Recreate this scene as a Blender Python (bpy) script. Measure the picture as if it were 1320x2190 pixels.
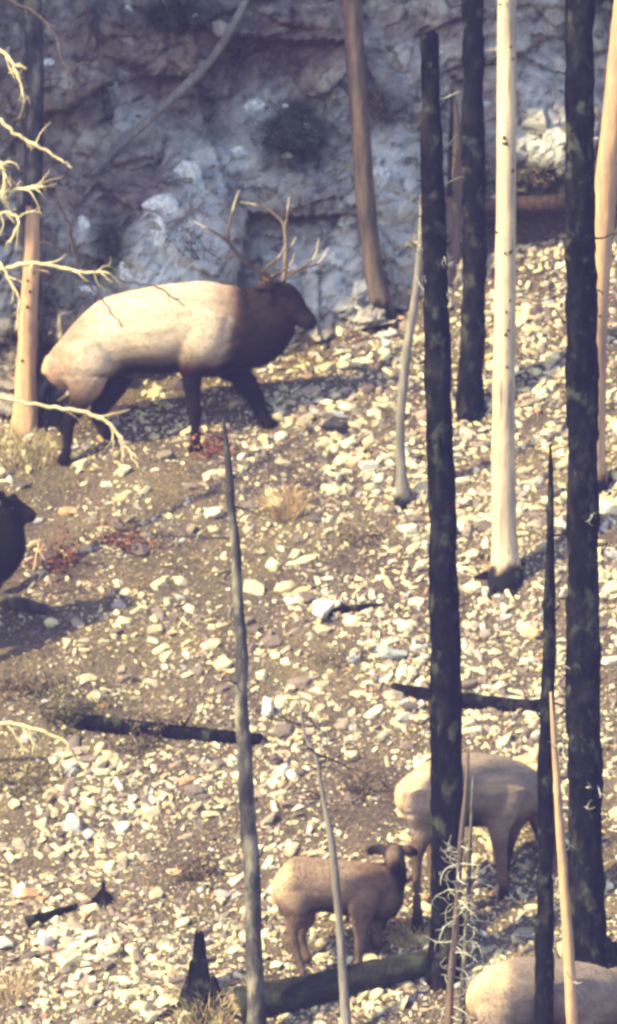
import bpy, bmesh, math, random
import numpy as np
from mathutils import Vector, Matrix, noise, kdtree

for o in list(bpy.data.objects):
    bpy.data.objects.remove(o)
scn = bpy.context.scene
COL = scn.collection
random.seed(7)
RNG = np.random.default_rng(11)

# ------------------------------------------------------------------ camera, sky, sun, exposure
DIST = 80.0            # metres from the camera to the middle of the slope (long lens)
PPM = 240.0            # photo pixels per metre at that distance
cd = bpy.data.cameras.new('camera')
cam = bpy.data.objects.new('camera', cd)
COL.objects.link(cam)
cam.location = (0, -DIST, 0)
cam.rotation_euler = (math.radians(90), 0, 0)
cd.sensor_fit = 'VERTICAL'
cd.angle_y = 2 * math.atan(2190 / PPM / 2 / DIST)
cd.clip_end = 2000
cd.clip_start = 1
scn.camera = cam
cd.dof.use_dof = True          # the photograph is soft: focused in front of the slope
cd.dof.focus_distance = 60
cd.dof.aperture_fstop = 3.1

SUN = Vector((-0.69, -0.36, 0.63)).normalized()
w = bpy.data.worlds.new('World')
scn.world = w
w.use_nodes = True
wn = w.node_tree
bg = wn.nodes['Background']
sky = wn.nodes.new('ShaderNodeTexSky')
sky.sky_type = 'NISHITA'
sky.sun_disc = False
sky.sun_elevation = math.asin(SUN.z)
sky.sun_rotation = math.atan2(SUN.x, SUN.y)
wn.links.new(sky.outputs[0], bg.inputs[0])
bg.inputs[1].default_value = 0.15
sl = bpy.data.lights.new('sun', 'SUN')
sl.energy = 4.6
sl.angle = math.radians(1.4)
sl.color = (1.0, 0.88, 0.50)
so = bpy.data.objects.new('sun', sl)
COL.objects.link(so)
so.rotation_euler = SUN.to_track_quat('Z', 'Y').to_euler()
so.location = (-20, -20, 30)
vs = scn.view_settings
vs.view_transform = 'Standard'
vs.look = 'None'
vs.exposure = 1.5
vs.gamma = 1.0
vs.use_curve_mapping = False
scn.render.filter_size = 2.2
try:
    scn.cycles.pixel_filter_type = 'GAUSSIAN'
    scn.cycles.filter_width = 2.6
except Exception:
    pass

# ------------------------------------------------------------------ helpers
def P(px, py, y):
    k = (DIST + y) / DIST / PPM
    return Vector(((px - 660) * k, y, (1095 - py) * k))

def to_px(x, y, z):
    k = (DIST + y) / DIST / PPM
    return 660 + x / k, 1095 - z / k

SLOPE, CROSS = 0.76, 0.115

def ground(x, y):
    z = SLOPE * y + CROSS * x
    z += 0.10 * noise.noise(Vector((x * 0.55, y * 0.6, 3.1)))
    z += 0.045 * noise.noise(Vector((x * 1.7, y * 1.6, 8.7)))
    z += 0.016 * noise.noise(Vector((x * 5.0, y * 4.6, 1.7)))
    return z

def G(px, py):
    y = 0.0
    for _ in range(7):
        p = P(px, py, y)
        y += (p.z - ground(p.x, y)) / (SLOPE + 0.02)
    return P(px, py, y)

def gnormal(x, y, e=0.06):
    return Vector((-(ground(x + e, y) - ground(x - e, y)) / (2 * e),
                   -(ground(x, y + e) - ground(x, y - e)) / (2 * e), 1)).normalized()

class MB:
    def __init__(s):
        s.v = []; s.f = []
    def add(s, v, f):
        o = len(s.v)
        s.v += [tuple(p) for p in v]
        s.f += [tuple(i + o for i in q) for q in f]
    def build(s, name, mat, parent=None, smooth=True):
        me = bpy.data.meshes.new(name)
        me.from_pydata(s.v, [], s.f)
        if smooth:
            me.polygons.foreach_set('use_smooth', [True] * len(me.polygons))
        me.materials.append(mat)
        return link(name, me, parent)

def link(name, me, parent=None):
    o = bpy.data.objects.new(name, me)
    COL.objects.link(o)
    if parent is not None:
        o.parent = parent
        if parent.type == 'EMPTY' or parent.location.length > 0:
            o.matrix_parent_inverse = Matrix.Translation(-(parent.matrix_basis.to_translation()))
    return o

def tag(o, label=None, cat=None, group=None, kind=None):
    if label: o['label'] = label
    if cat: o['category'] = cat
    if group: o['group'] = group
    if kind: o['kind'] = kind
    return o

def empty(name, loc, label, cat, group=None):
    o = bpy.data.objects.new(name, None)
    o.empty_display_size = 0.2
    COL.objects.link(o)
    o.location = loc
    return tag(o, label, cat, group)

def catmull(pts, n):
    """pts: list of tuples; returns n samples per span"""
    A = np.array(pts, float)
    if len(A) < 2: return A
    E = np.vstack([2 * A[0] - A[1], A, 2 * A[-1] - A[-2]])
    out = []
    for i in range(1, len(E) - 2):
        p0, p1, p2, p3 = E[i - 1], E[i], E[i + 1], E[i + 2]
        for k in range(n):
            t = k / n
            out.append(0.5 * (2 * p1 + (p2 - p0) * t + (2 * p0 - 5 * p1 + 4 * p2 - p3) * t * t
                              + (3 * p1 - p0 - 3 * p2 + p3) * t ** 3))
    out.append(A[-1])
    return np.array(out)

def tube(mb, pts, sides=6, rough=0.0, freq=8.0, seed=0.0, zf=0.35, cap=True, ragged=0.0):
    """pts rows: x,y,z,r"""
    n = len(pts)
    V = []
    ref = Vector((0, 1, 0))
    for i in range(n):
        p = Vector(pts[i][:3])
        a = Vector(pts[max(0, i - 1)][:3]); b = Vector(pts[min(n - 1, i + 1)][:3])
        t = (b - a)
        t = t.normalized() if t.length > 1e-9 else Vector((0, 0, 1))
        if abs(t.dot(ref)) > 0.9: ref = Vector((1, 0, 0))
        u = (ref - t * ref.dot(t)).normalized()
        v = t.cross(u)
        ref = u
        r = pts[i][3]
        for k in range(sides):
            a_ = 2 * math.pi * k / sides
            d = u * math.cos(a_) + v * math.sin(a_)
            rr = r
            if rough:
                q = p + d * r
                rr = r * (1 + rough * (noise.noise(Vector((q.x * freq, q.y * freq, q.z * freq * zf + seed)))
                                       + 0.6 * noise.noise(Vector((q.x * freq * 2.6, q.y * freq * 2.6, q.z * freq * 1.1 + seed)))))
            q = p + d * rr
            if ragged and i == 0:
                q = q - t * ragged * (0.5 + noise.noise(Vector((k * 1.7, seed, 0.3))))
            V.append(q)
    F = []
    for i in range(n - 1):
        for k in range(sides):
            k2 = (k + 1) % sides
            F.append((i * sides + k, i * sides + k2, (i + 1) * sides + k2, (i + 1) * sides + k))
    if cap:
        F.append(tuple(range(sides - 1, -1, -1)))
        F.append(tuple(range((n - 1) * sides, n * sides)))
    mb.add(V, F)

# ------------------------------------------------------------------ materials
def new_mat(name, rough=0.85, spec=0.2):
    m = bpy.data.materials.new(name)
    m.use_nodes = True
    nt = m.node_tree
    b = nt.nodes['Principled BSDF']
    b.inputs['Roughness'].default_value = rough
    b.inputs['Specular IOR Level'].default_value = spec
    return m, nt, b

def N(nt, t, **kw):
    n = nt.nodes.new(t)
    for k, v in kw.items():
        setattr(n, k, v)
    return n

def ramp(nt, stops, interp='LINEAR'):
    r = nt.nodes.new('ShaderNodeValToRGB')
    r.color_ramp.interpolation = interp
    e = r.color_ramp.elements
    while len(e) < len(stops): e.new(0.5)
    for el, (p, c) in zip(e, stops):
        el.position = p
        el.color = (c[0], c[1], c[2], 1)
    return r

def noise_tex(nt, scale, detail=4, coord=None, stretch=None, rough=0.6):
    tc = nt.nodes.new('ShaderNodeTexCoord')
    src = tc.outputs['Object']
    if stretch:
        mp = nt.nodes.new('ShaderNodeMapping')
        mp.inputs['Scale'].default_value = stretch
        nt.links.new(src, mp.inputs[0]); src = mp.outputs[0]
    n = nt.nodes.new('ShaderNodeTexNoise')
    n.inputs['Scale'].default_value = scale
    n.inputs['Detail'].default_value = detail
    n.inputs['Roughness'].default_value = rough
    nt.links.new(src, n.inputs['Vector'])
    return n

def mix(nt, fac, a, b, mode='MIX'):
    m = nt.nodes.new('ShaderNodeMix')
    m.data_type = 'RGBA'; m.blend_type = mode
    for s, i in ((fac, 0), (a, 6), (b, 7)):
        if hasattr(s, 'is_linked') or hasattr(s, 'links'):
            nt.links.new(s, m.inputs[i])
        elif isinstance(s, (int, float)):
            m.inputs[i].default_value = s
        else:
            m.inputs[i].default_value = (*s, 1)
    return m.outputs[2]

def bump(nt, b, h, strength=0.5, dist=0.02):
    n = nt.nodes.new('ShaderNodeBump')
    n.inputs['Strength'].default_value = strength
    n.inputs['Distance'].default_value = dist
    nt.links.new(h, n.inputs['Height'])
    nt.links.new(n.outputs[0], b.inputs['Normal'])

def mat_soil():
    m, nt, b = new_mat('soil', 0.95, 0.1)
    n1 = noise_tex(nt, 1.1, 6); n2 = noise_tex(nt, 26, 5); n3 = noise_tex(nt, 0.7, 3, stretch=(1, 1, 1.4))
    r1 = ramp(nt, [(0.3, (0.032, 0.024, 0.024)), (0.5, (0.082, 0.058, 0.046)), (0.68, (0.18, 0.13, 0.082))])
    r2 = ramp(nt, [(0.3, (0.020, 0.016, 0.020)), (0.55, (0.105, 0.077, 0.058)), (0.75, (0.33, 0.255, 0.15))])
    nt.links.new(n1.outputs[0], r1.inputs[0]); nt.links.new(n2.outputs[0], r2.inputs[0])
    c = mix(nt, 0.55, r1.outputs[0], r2.outputs[0])
    r3 = ramp(nt, [(0.48, (0, 0, 0)), (0.64, (0.4, 0.4, 0.4))])
    nt.links.new(n3.outputs[0], r3.inputs[0])
    c = mix(nt, r3.outputs[0], c, (0.15, 0.12, 0.055))
    nt.links.new(c, b.inputs['Base Color'])
    bump(nt, b, n2.outputs[0], 0.9, 0.03)
    return m

STONES = [(0.0, (0.10, 0.075, 0.07)), (0.16, (0.20, 0.155, 0.13)), (0.36, (0.36, 0.29, 0.205)), (0.54, (0.62, 0.52, 0.30)),
          (0.76, (0.78, 0.69, 0.40)), (0.82, (0.50, 0.27, 0.14)), (0.87, (0.36, 0.35, 0.35)), (1.0, (0.80, 0.72, 0.46))]

def mat_stone(name, src, stops=STONES):
    m, nt, b = new_mat(name, 0.85, 0.25)
    if src == 'island':
        g = nt.nodes.new('ShaderNodeNewGeometry'); s = g.outputs['Random Per Island']
    else:
        g = nt.nodes.new('ShaderNodeObjectInfo'); s = g.outputs['Random']
    r = ramp(nt, stops)
    nt.links.new(s, r.inputs[0])
    n1 = noise_tex(nt, 14, 6); n2 = noise_tex(nt, 60, 4)
    r1 = ramp(nt, [(0.32, (0.45, 0.42, 0.40)), (0.55, (1, 1, 1)), (0.8, (1.15, 1.12, 1.05))])
    nt.links.new(n1.outputs[0], r1.inputs[0])
    c = mix(nt, 0.9, r.outputs[0], r1.outputs[0], 'MULTIPLY')
    nt.links.new(c, b.inputs['Base Color'])
    bump(nt, b, n2.outputs[0], 0.5, 0.012)
    return m

def mat_wood(name, stops, scale=6, stretch=(6, 6, 0.6), streak=0.6, bumps=0.5, lichen=None, dist=0.012, spec=0.12, cracks=False):
    m, nt, b = new_mat(name, 0.9, spec)
    n1 = noise_tex(nt, scale, 6, stretch=stretch); n2 = noise_tex(nt, 1.6, 4, stretch=(1.5, 1.5, 1))
    r = ramp(nt, stops)
    ma = nt.nodes.new('ShaderNodeMath'); ma.operation = 'MULTIPLY_ADD'
    nt.links.new(n1.outputs[0], ma.inputs[0]); ma.inputs[1].default_value = streak
    mb_ = nt.nodes.new('ShaderNodeMath'); mb_.operation = 'MULTIPLY'
    nt.links.new(n2.outputs[0], mb_.inputs[0]); mb_.inputs[1].default_value = 1 - streak
    nt.links.new(mb_.outputs[0], ma.inputs[2])
    nt.links.new(ma.outputs[0], r.inputs[0])
    c = r.outputs[0]
    if lichen:
        n3 = noise_tex(nt, 7, 6, stretch=(1, 1, 0.7)); r3 = ramp(nt, [(lichen[0], (0, 0, 0)), (lichen[0] + 0.1, (1, 1, 1))])
        nt.links.new(n3.outputs[0], r3.inputs[0])
        c = mix(nt, r3.outputs[0], c, lichen[1])
    if cracks:
        n6 = noise_tex(nt, 26, 3, stretch=(1.6, 1.6, 0.05)); r6 = ramp(nt, [(0.30, (1, 1, 1)), (0.37, (0, 0, 0))])
        nt.links.new(n6.outputs[0], r6.inputs[0])
        c = mix(nt, r6.outputs[0], c, (0.09, 0.065, 0.05))
    sa = nt.nodes.new('ShaderNodeAttribute'); sa.attribute_name = 'soot'
    c = mix(nt, sa.outputs['Fac'], c, (0.006, 0.006, 0.008))
    nt.links.new(c, b.inputs['Base Color'])
    n4 = noise_tex(nt, 22, 6, stretch=(2.2, 2.2, 0.8))
    bump(nt, b, n4.outputs[0], bumps, dist)
    return m

def mat_cliff(name, per_object=False):
    m, nt, b = new_mat(name, 0.9, 0.2)
    n1 = noise_tex(nt, 1.0, 7, rough=0.65); n2 = noise_tex(nt, 5.5, 8, rough=0.7); n3 = noise_tex(nt, 2.1, 5)
    ad = nt.nodes.new('ShaderNodeMath'); ad.operation = 'MULTIPLY_ADD'
    nt.links.new(n2.outputs[0], ad.inputs[0]); ad.inputs[1].default_value = 0.55
    mu = nt.nodes.new('ShaderNodeMath'); mu.operation = 'MULTIPLY'
    nt.links.new(n1.outputs[0], mu.inputs[0]); mu.inputs[1].default_value = 0.45
    nt.links.new(mu.outputs[0], ad.inputs[2])
    src = ad.outputs[0]
    if per_object:
        oi = nt.nodes.new('ShaderNodeObjectInfo')
        a2 = nt.nodes.new('ShaderNodeMath'); a2.operation = 'MULTIPLY_ADD'
        nt.links.new(oi.outputs['Random'], a2.inputs[0]); a2.inputs[1].default_value = 0.24
        nt.links.new(src, a2.inputs[2]); 
        a3 = nt.nodes.new('ShaderNodeMath'); a3.operation = 'SUBTRACT'
        nt.links.new(a2.outputs[0], a3.inputs[0]); a3.inputs[1].default_value = 0.06
        src = a3.outputs[0]
    r = ramp(nt, [(0.37, (0.05, 0.040, 0.038)), (0.43, (0.17, 0.135, 0.11)), (0.49, (0.30, 0.25, 0.195)),
                  (0.55, (0.48, 0.43, 0.34)), (0.64, (0.74, 0.69, 0.57))])
    nt.links.new(src, r.inputs[0])
    c = r.outputs[0]
    if not per_object:
        at = nt.nodes.new('ShaderNodeAttribute'); at.attribute_name = 'rock_tone'
        sp = nt.nodes.new('ShaderNodeSeparateColor'); nt.links.new(at.outputs['Color'], sp.inputs[0])
        rp = ramp(nt, [(0.37, (0.16, 0.16, 0.16)), (0.44, (0.52, 0.52, 0.50)), (0.54, (0.82, 0.82, 0.77))])
        rb = ramp(nt, [(0.37, (0.07, 0.05, 0.045)), (0.47, (0.28, 0.20, 0.165)), (0.61, (0.55, 0.44, 0.34))])
        rm = ramp(nt, [(0.4, (0.015, 0.017, 0.015)), (0.6, (0.06, 0.065, 0.04))])
        for k_, q_ in enumerate((rp, rb, rm)):
            nt.links.new(src, q_.inputs[0])
            ms = nt.nodes.new('ShaderNodeMath'); ms.operation = 'MULTIPLY_ADD'; ms.inputs[1].default_value = 2.2
            nt.links.new(n3.outputs[0], ms.inputs[0]); ms.inputs[2].default_value = -1.1
            ma = nt.nodes.new('ShaderNodeMath'); ma.operation = 'MULTIPLY_ADD'; ma.use_clamp = True
            nt.links.new(sp.outputs[k_], ma.inputs[0]); ma.inputs[1].default_value = 1.6
            mt = nt.nodes.new('ShaderNodeMath'); mt.operation = 'MULTIPLY'
            nt.links.new(ms.outputs[0], mt.inputs[0]); nt.links.new(sp.outputs[k_], mt.inputs[1])
            nt.links.new(mt.outputs[0], ma.inputs[2])
            c = mix(nt, ma.outputs[0], c, q_.outputs[0])
    nt.links.new(c, b.inputs['Base Color'])
    n5 = noise_tex(nt, 16, 8, rough=0.7)
    bump(nt, b, n5.outputs[0], 1.0, 0.08)
    return m

def mat_plain(name, a, bcol, scale=20, rough=0.9, spec=0.1, bumps=0.3):
    m, nt, b = new_mat(name, rough, spec)
    n = noise_tex(nt, scale, 4)
    r = ramp(nt, [(0.35, a), (0.65, bcol)])
    nt.links.new(n.outputs[0], r.inputs[0])
    nt.links.new(r.outputs[0], b.inputs['Base Color'])
    if bumps: bump(nt, b, n.outputs[0], bumps, 0.01)
    return m

def mat_island(name, stops, rough=0.9):
    m, nt, b = new_mat(name, rough, 0.1)
    g = nt.nodes.new('ShaderNodeNewGeometry')
    r = ramp(nt, stops)
    nt.links.new(g.outputs['Random Per Island'], r.inputs[0])
    nt.links.new(r.outputs[0], b.inputs['Base Color'])
    return m

def mat_coat():
    m, nt, b = new_mat('elk_coat', 0.9, 0.05)
    a = nt.nodes.new('ShaderNodeAttribute'); a.attribute_name = 'coat'
    n1 = noise_tex(nt, 9, 5, stretch=(0.6, 1, 1.6)); n2 = noise_tex(nt, 70, 4, stretch=(0.35, 1, 1))
    r = ramp(nt, [(0.3, (0.74, 0.72, 0.71)), (0.7, (1.16, 1.14, 1.12))])
    nt.links.new(n1.outputs[0], r.inputs[0])
    r2 = ramp(nt, [(0.3, (0.75, 0.73, 0.72)), (0.7, (1.15, 1.15, 1.15))])
    nt.links.new(n2.outputs[0], r2.inputs[0])
    c = mix(nt, 1.0, a.outputs['Color'], r.outputs[0], 'MULTIPLY')
    c = mix(nt, 0.7, c, r2.outputs[0], 'MULTIPLY')
    nt.links.new(c, b.inputs['Base Color'])
    bump(nt, b, n2.outputs[0], 0.5, 0.012)
    return m

M = {}
M['soil'] = mat_soil()
M['stone'] = mat_stone('loose_stone', 'object')
M['scree'] = mat_stone('scree', 'island')
M['white_stone'] = mat_stone('white_quartz', 'object', [(0, (0.74, 0.72, 0.64)), (1, (0.80, 0.77, 0.68))])
M['cliff'] = mat_cliff('cliff_rock')
M['cliff_block'] = mat_cliff('cliff_block', True)
M['pale_rock'] = mat_plain('pale_rock', (0.30, 0.29, 0.27), (0.80, 0.79, 0.74), 7, bumps=1.0)
M['char'] = mat_wood('charred_bark', [(0.38, (0.0025, 0.0025, 0.0035)), (0.52, (0.007, 0.007, 0.009)), (0.68, (0.028, 0.025, 0.024))],
                     scale=5, stretch=(2.2, 2.2, 1.0), bumps=1.0, lichen=(0.55, (0.045, 0.048, 0.034)), dist=0.03, spec=0.0)
M['char_brown'] = mat_wood('scorched_bark', [(0.3, (0.010, 0.008, 0.008)), (0.5, (0.03, 0.02, 0.016)), (0.7, (0.10, 0.055, 0.035))],
                           scale=5, stretch=(3, 3, 0.9), bumps=1.0, dist=0.03)
M['pale'] = mat_wood('barkless_wood', [(0.34, (0.26, 0.21, 0.165)), (0.46, (0.44, 0.34, 0.23)), (0.55, (0.58, 0.44, 0.27)), (0.7, (0.68, 0.53, 0.33))], scale=5, stretch=(5, 5, 0.35), streak=0.45, bumps=0.4, cracks=True)
M['pale_orange'] = mat_wood('orange_wood', [(0.32, (0.20, 0.15, 0.115)), (0.48, (0.42, 0.25, 0.14)), (0.7, (0.60, 0.40, 0.22))], scale=5, stretch=(5, 5, 0.4), streak=0.5, bumps=0.5, cracks=True)
M['grey_wood'] = mat_wood('weathered_wood', [(0.3, (0.07, 0.062, 0.055)), (0.5, (0.17, 0.15, 0.125)), (0.7, (0.33, 0.29, 0.23))], bumps=0.5)
M['brown_bark'] = mat_wood('brown_bark', [(0.34, (0.045, 0.034, 0.03)), (0.5, (0.105, 0.078, 0.062)), (0.66, (0.22, 0.135, 0.09))], scale=5, stretch=(4, 4, 0.5), bumps=0.8, cracks=True)
M['dark_grey'] = mat_wood('dark_grey_bark', [(0.38, (0.016, 0.016, 0.020)), (0.5, (0.055, 0.050, 0.046)), (0.62, (0.24, 0.21, 0.15))],
                          scale=3.5, stretch=(2.2, 2.2, 0.9), bumps=0.9)
M['mossy'] = mat_wood('mossy_char', [(0.36, (0.006, 0.006, 0.007)), (0.5, (0.018, 0.019, 0.016)), (0.68, (0.055, 0.057, 0.036))],
                      scale=4, stretch=(1.2, 3, 3), bumps=1.0, dist=0.03)
M['twig'] = mat_plain('pale_twig', (0.50, 0.40, 0.20), (0.68, 0.58, 0.34), 12)
M['twig_dark'] = mat_plain('dark_twig', (0.045, 0.035, 0.035), (0.11, 0.085, 0.07), 12)
M['lichen'] = mat_plain('pale_lichen', (0.38, 0.36, 0.26), (0.56, 0.54, 0.42), 20)
M['knot'] = mat_plain('knot', (0.03, 0.02, 0.015), (0.07, 0.045, 0.03), 30)
M['coat'] = mat_coat()
M['antler'] = mat_plain('antler', (0.05, 0.035, 0.025), (0.13, 0.09, 0.06), 10, 0.6, 0.3)
M['antler_tip'] = mat_plain('antler_tip', (0.32, 0.26, 0.17), (0.46, 0.39, 0.27), 10, 0.5, 0.3)
M['eye'] = mat_plain('eye', (0.008, 0.006, 0.005), (0.012, 0.01, 0.008), 10, 0.12, 0.5, 0)
M['grass'] = mat_island('dry_grass', [(0, (0.16, 0.115, 0.055)), (0.5, (0.34, 0.26, 0.12)), (1, (0.46, 0.37, 0.19))])
M['grass_tan'] = mat_island('tan_grass', [(0, (0.30, 0.20, 0.11)), (1, (0.50, 0.36, 0.20))])
M['red_leaf'] = mat_island('red_leaf', [(0, (0.11, 0.035, 0.03)), (0.5, (0.22, 0.075, 0.05)), (1, (0.34, 0.15, 0.08))])
M['brown_leaf'] = mat_island('brown_leaf', [(0, (0.05, 0.035, 0.028)), (0.5, (0.12, 0.085, 0.055)), (1, (0.24, 0.17, 0.10))])
M['olive_leaf'] = mat_island('olive_leaf', [(0, (0.05, 0.045, 0.025)), (0.5, (0.11, 0.10, 0.045)), (1, (0.21, 0.19, 0.085))])
M['green_leaf'] = mat_island('green_leaf', [(0, (0.03, 0.038, 0.022)), (0.5, (0.06, 0.07, 0.038)), (1, (0.11, 0.12, 0.06))])
M['litter'] = mat_island('litter', [(0, (0.05, 0.035, 0.03)), (0.35, (0.15, 0.105, 0.055)), (0.8, (0.38, 0.29, 0.12)), (1, (0.30, 0.13, 0.07))])

# ------------------------------------------------------------------ hillside
def axis(lo, hi, a, b, step, far):
    xs = list(np.arange(a, b + 1e-6, step))
    s, x = step, b
    while x < hi:
        s *= 1.35; x += s; xs.append(x)
    s, x = step, a
    while x > lo:
        s *= 1.35; x -= s; xs.insert(0, x)
    return xs

gx = axis(-45, 45, -3.6, 3.6, 0.045, 0)
gy = axis(-60, 14, -9.5, 5.5, 0.045, 0)
mb = MB()
nx = len(gx)
for y in gy:
    for x in gx:
        z = ground(x, y)
        mb.v.append((x, y, z + (0.02 * noise.noise(Vector((x * 11, y * 10, 5))) if -4 < x < 4 and -10 < y < 6 else 0)))
for j in range(len(gy) - 1):
    for i in range(nx - 1):
        a = j * nx + i
        mb.f.append((a, a + 1, a + nx + 1, a + nx))
hill = mb.build('hillside', M['soil'])
tag(hill, 'steep scree hillside of brown soil and loose stones', 'hillside', kind='structure')

# ------------------------------------------------------------------ cliff behind
base_px = [(-500, 930), (-150, 925), (0, 905), (150, 868), (330, 790), (500, 715), (700, 668), (850, 632), (980, 565), (1100, 535),
           (1210, 512), (1320, 478), (1500, 440), (1900, 380)]
bp = [G(*q) for q in base_px]
bxs = [p.x for p in bp]; bys = [p.y for p in bp]

def yc(x):
    return float(np.interp(x, bxs, bys))

BUMPS = [  # px, py, rx, ry, out   (big rock masses standing out of the face)
    (370, 520, 120, 130, 0.34), (440, 380, 70, 70, 0.14), (545, 245, 50, 55, 0.16), (515, 335, 55, 40, 0.16),
    (640, 290, 70, 60, 0.10), (725, 560, 70, 100, 0.12), (860, 380, 70, 80, 0.18), (1150, 250, 120, 160, 0.20),
    (240, 700, 120, 90, 0.2), (620, 110, 150, 90, 0.18), (330, 60, 130, 70, 0.18), (1120, 485, 110, 45, -0.5)]

def cliff_pt(x, s):
    y0 = yc(x)
    z0 = ground(x, y0) - 0.25
    z = z0 + s
    y = y0 - 0.12 + s * 0.42
    u = x * 0.9 + 0.35 * s
    d, pt = noise.voronoi(Vector((u * 0.85, s * 0.75, 2.0)))
    d2, pt2 = noise.voronoi(Vector((u * 2.3, s * 2.0, 9.0)))
    d3, pt3 = noise.voronoi(Vector((u * 5.5, s * 5.5, 4.0)))
    def facet(pt_, uu, ss, amp, tilt, dd, crack, cw):
        v = noise.cell_vector(pt_ * 7.3 + Vector((3.1, 1.7, 0.4)))
        return amp * (v.x - 0.5) + tilt * ((uu - pt_.x) * (v.y - 0.5) + (ss - pt_.y) * (v.z - 0.62)) * 2 + crack * (min(cw, dd[1] - dd[0]) / cw - 1)
    y -= facet(pt[0], u * 0.85, s * 0.75, 0.24, 0.34, d, 0.05, 0.10)
    y -= facet(pt2[0], u * 2.3, s * 2.0, 0.13, 0.15, d2, 0.035, 0.12)
    y -= facet(pt3[0], u * 5.5, s * 5.5, 0.07, 0.05, d3, 0.03, 0.15)
    y -= 0.35 * noise.noise(Vector((x * 0.5, 1.5, s * 0.5))) + 0.05 * noise.noise(Vector((x * 6, 3.3, s * 6))) + 0.03 * noise.noise(Vector((x * 15, 5.3, s * 15)))
    if x < -3.9:            # unseen spur added left of the frame, shaped to shade the face
        t = min(1, (-3.9 - x) / 0.7); t = t * t * (3 - 2 * t)
        y = y * (1 - t) + t * min(y, max(-0.5, 0.9 - 1.5 * max(0, s - 4.3)))
    px, py = to_px(x, y, z)
    for bx, by, rx, ry, o in BUMPS:
        q = ((px - bx) / rx) ** 2 + ((py - by) / ry) ** 2
        if q < 1.6:
            y -= o * max(0, 1 - (q / 1.6) ** 2)
    return Vector((x, y, z))

cx = axis(-30, 30, -3.3, 3.3, 0.026, 0)
cs = list(np.arange(0, 7.2, 0.028))
s_, q_ = 0.028, 7.2
while q_ < 16:
    s_ *= 1.3; q_ += s_; cs.append(q_)
mb = MB()
for s in cs:
    for x in cx:
        mb.v.append(tuple(cliff_pt(x, s)))
nx = len(cx)
for j in range(len(cs) - 1):
    for i in range(nx - 1):
        a = j * nx + i
        mb.f.append((a, a + 1, a + nx + 1, a + nx))
cliff = mb.build('cliff', M['cliff'], smooth=False)
# rock tones: r pale limestone, g brown earth, b dark moss and painted crevice shade
PALE = [(370, 520, 130, 140, 1), (430, 375, 80, 70, .9), (545, 240, 60, 60, 1), (515, 335, 60, 40, .8), (820, 410, 70, 140, .8), (725, 550, 80, 110, .6),
        (640, 380, 120, 80, .4), (1150, 200, 120, 160, .3), (870, 120, 80, 80, .4), (650, 560, 120, 90, .5), (190, 500, 60, 90, .5), (20, 560, 60, 120, .5), (280, 250, 60, 40, .5)]
BROWN = [(230, 400, 150, 90, 1), (340, 120, 240, 120, .9), (660, 90, 120, 90, .8), (120, 200, 120, 180, .7), (560, 470, 100, 60, .5), (900, 60, 80, 60, .6), (1000, 250, 90, 200, .4)]
MOSS_SHADE = [(630, 300, 80, 70, 1), (790, 220, 60, 50, .7), (380, 30, 90, 40, .8), (240, 530, 40, 90, .7), (640, 235, 50, 30, .8), (1130, 380, 80, 40, .8)]  # the tall narrow patch at left paints the shade of a crevice
att = cliff.data.color_attributes.new('rock_tone', 'FLOAT_COLOR', 'POINT')
buf = np.zeros((len(mb.v), 4), np.float32); buf[:, 3] = 1
A_ = np.array(mb.v); kk = (DIST + A_[:, 1]) / DIST / PPM
PX, PY = 660 + A_[:, 0] / kk, 1095 - A_[:, 2] / kk
for ch_, L_ in enumerate((PALE, BROWN, MOSS_SHADE)):
    for bx, by, rx, ry, o in L_:
        buf[:, ch_] = np.maximum(buf[:, ch_], o * np.exp(-(((PX - bx) / rx) ** 2 + ((PY - by) / ry) ** 2)))
att.data.foreach_set('color', buf.ravel())
tag(cliff, 'shaded grey and brown rock face rising behind the slope', 'cliff', kind='structure')

def C(px, py):
    """point of the cliff face under a pixel (first hit from the camera)"""
    best = None
    x = (px - 660) / PPM * 1.04
    lo, hi = 0.0, 7.0
    for s in np.arange(0, 7, 0.04):
        p = cliff_pt(x, s)
        k = (DIST + p.y) / DIST / PPM
        p = cliff_pt((px - 660) * k, s)
        qx, qy = to_px(*p)
        if qy <= py:
            return p
    return p

# ------------------------------------------------------------------ stone shapes
def hull_stone(npts, seed, flat=(1, 0.8, 0.55), jit=0.22):
    r = random.Random(seed)
    bm = bmesh.new()
    for i in range(npts):
        v = Vector((r.gauss(0, 1), r.gauss(0, 1), r.gauss(0, 1))).normalized()
        k = 1 - jit * r.random()
        # blocky: push toward a rounded box
        e = max(abs(v.x), abs(v.y), abs(v.z))
        v = v * (0.55 + 0.45 / e * 0.8) * k
        bm.verts.new((v.x * flat[0] * 0.5, v.y * flat[1] * 0.5, v.z * flat[2] * 0.5))
    ret = bmesh.ops.convex_hull(bm, input=bm.verts)
    bad = [g for g in ret['geom_interior'] if isinstance(g, bmesh.types.BMVert)]
    bmesh.ops.delete(bm, geom=bad, context='VERTS')
    bm.verts.index_update()
    V = np.array([v.co[:] for v in bm.verts]); F = [[v.index for v in f.verts] for f in bm.faces]
    bm.free()
    return V, F

SMALL = [hull_stone(13, 100 + i, (1, 0.8, random.Random(i).uniform(0.35, 0.75))) for i in range(26)]
BIG = []
for i in range(18):
    V, F = hull_stone(24, 300 + i, (1, 0.85, random.Random(i + 50).uniform(0.4, 0.8)), 0.18)
    me = bpy.data.meshes.new('stone')
    me.from_pydata([tuple(v) for v in V], [], F)
    me.materials.append(M['stone'])
    BIG.append(me)

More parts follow.
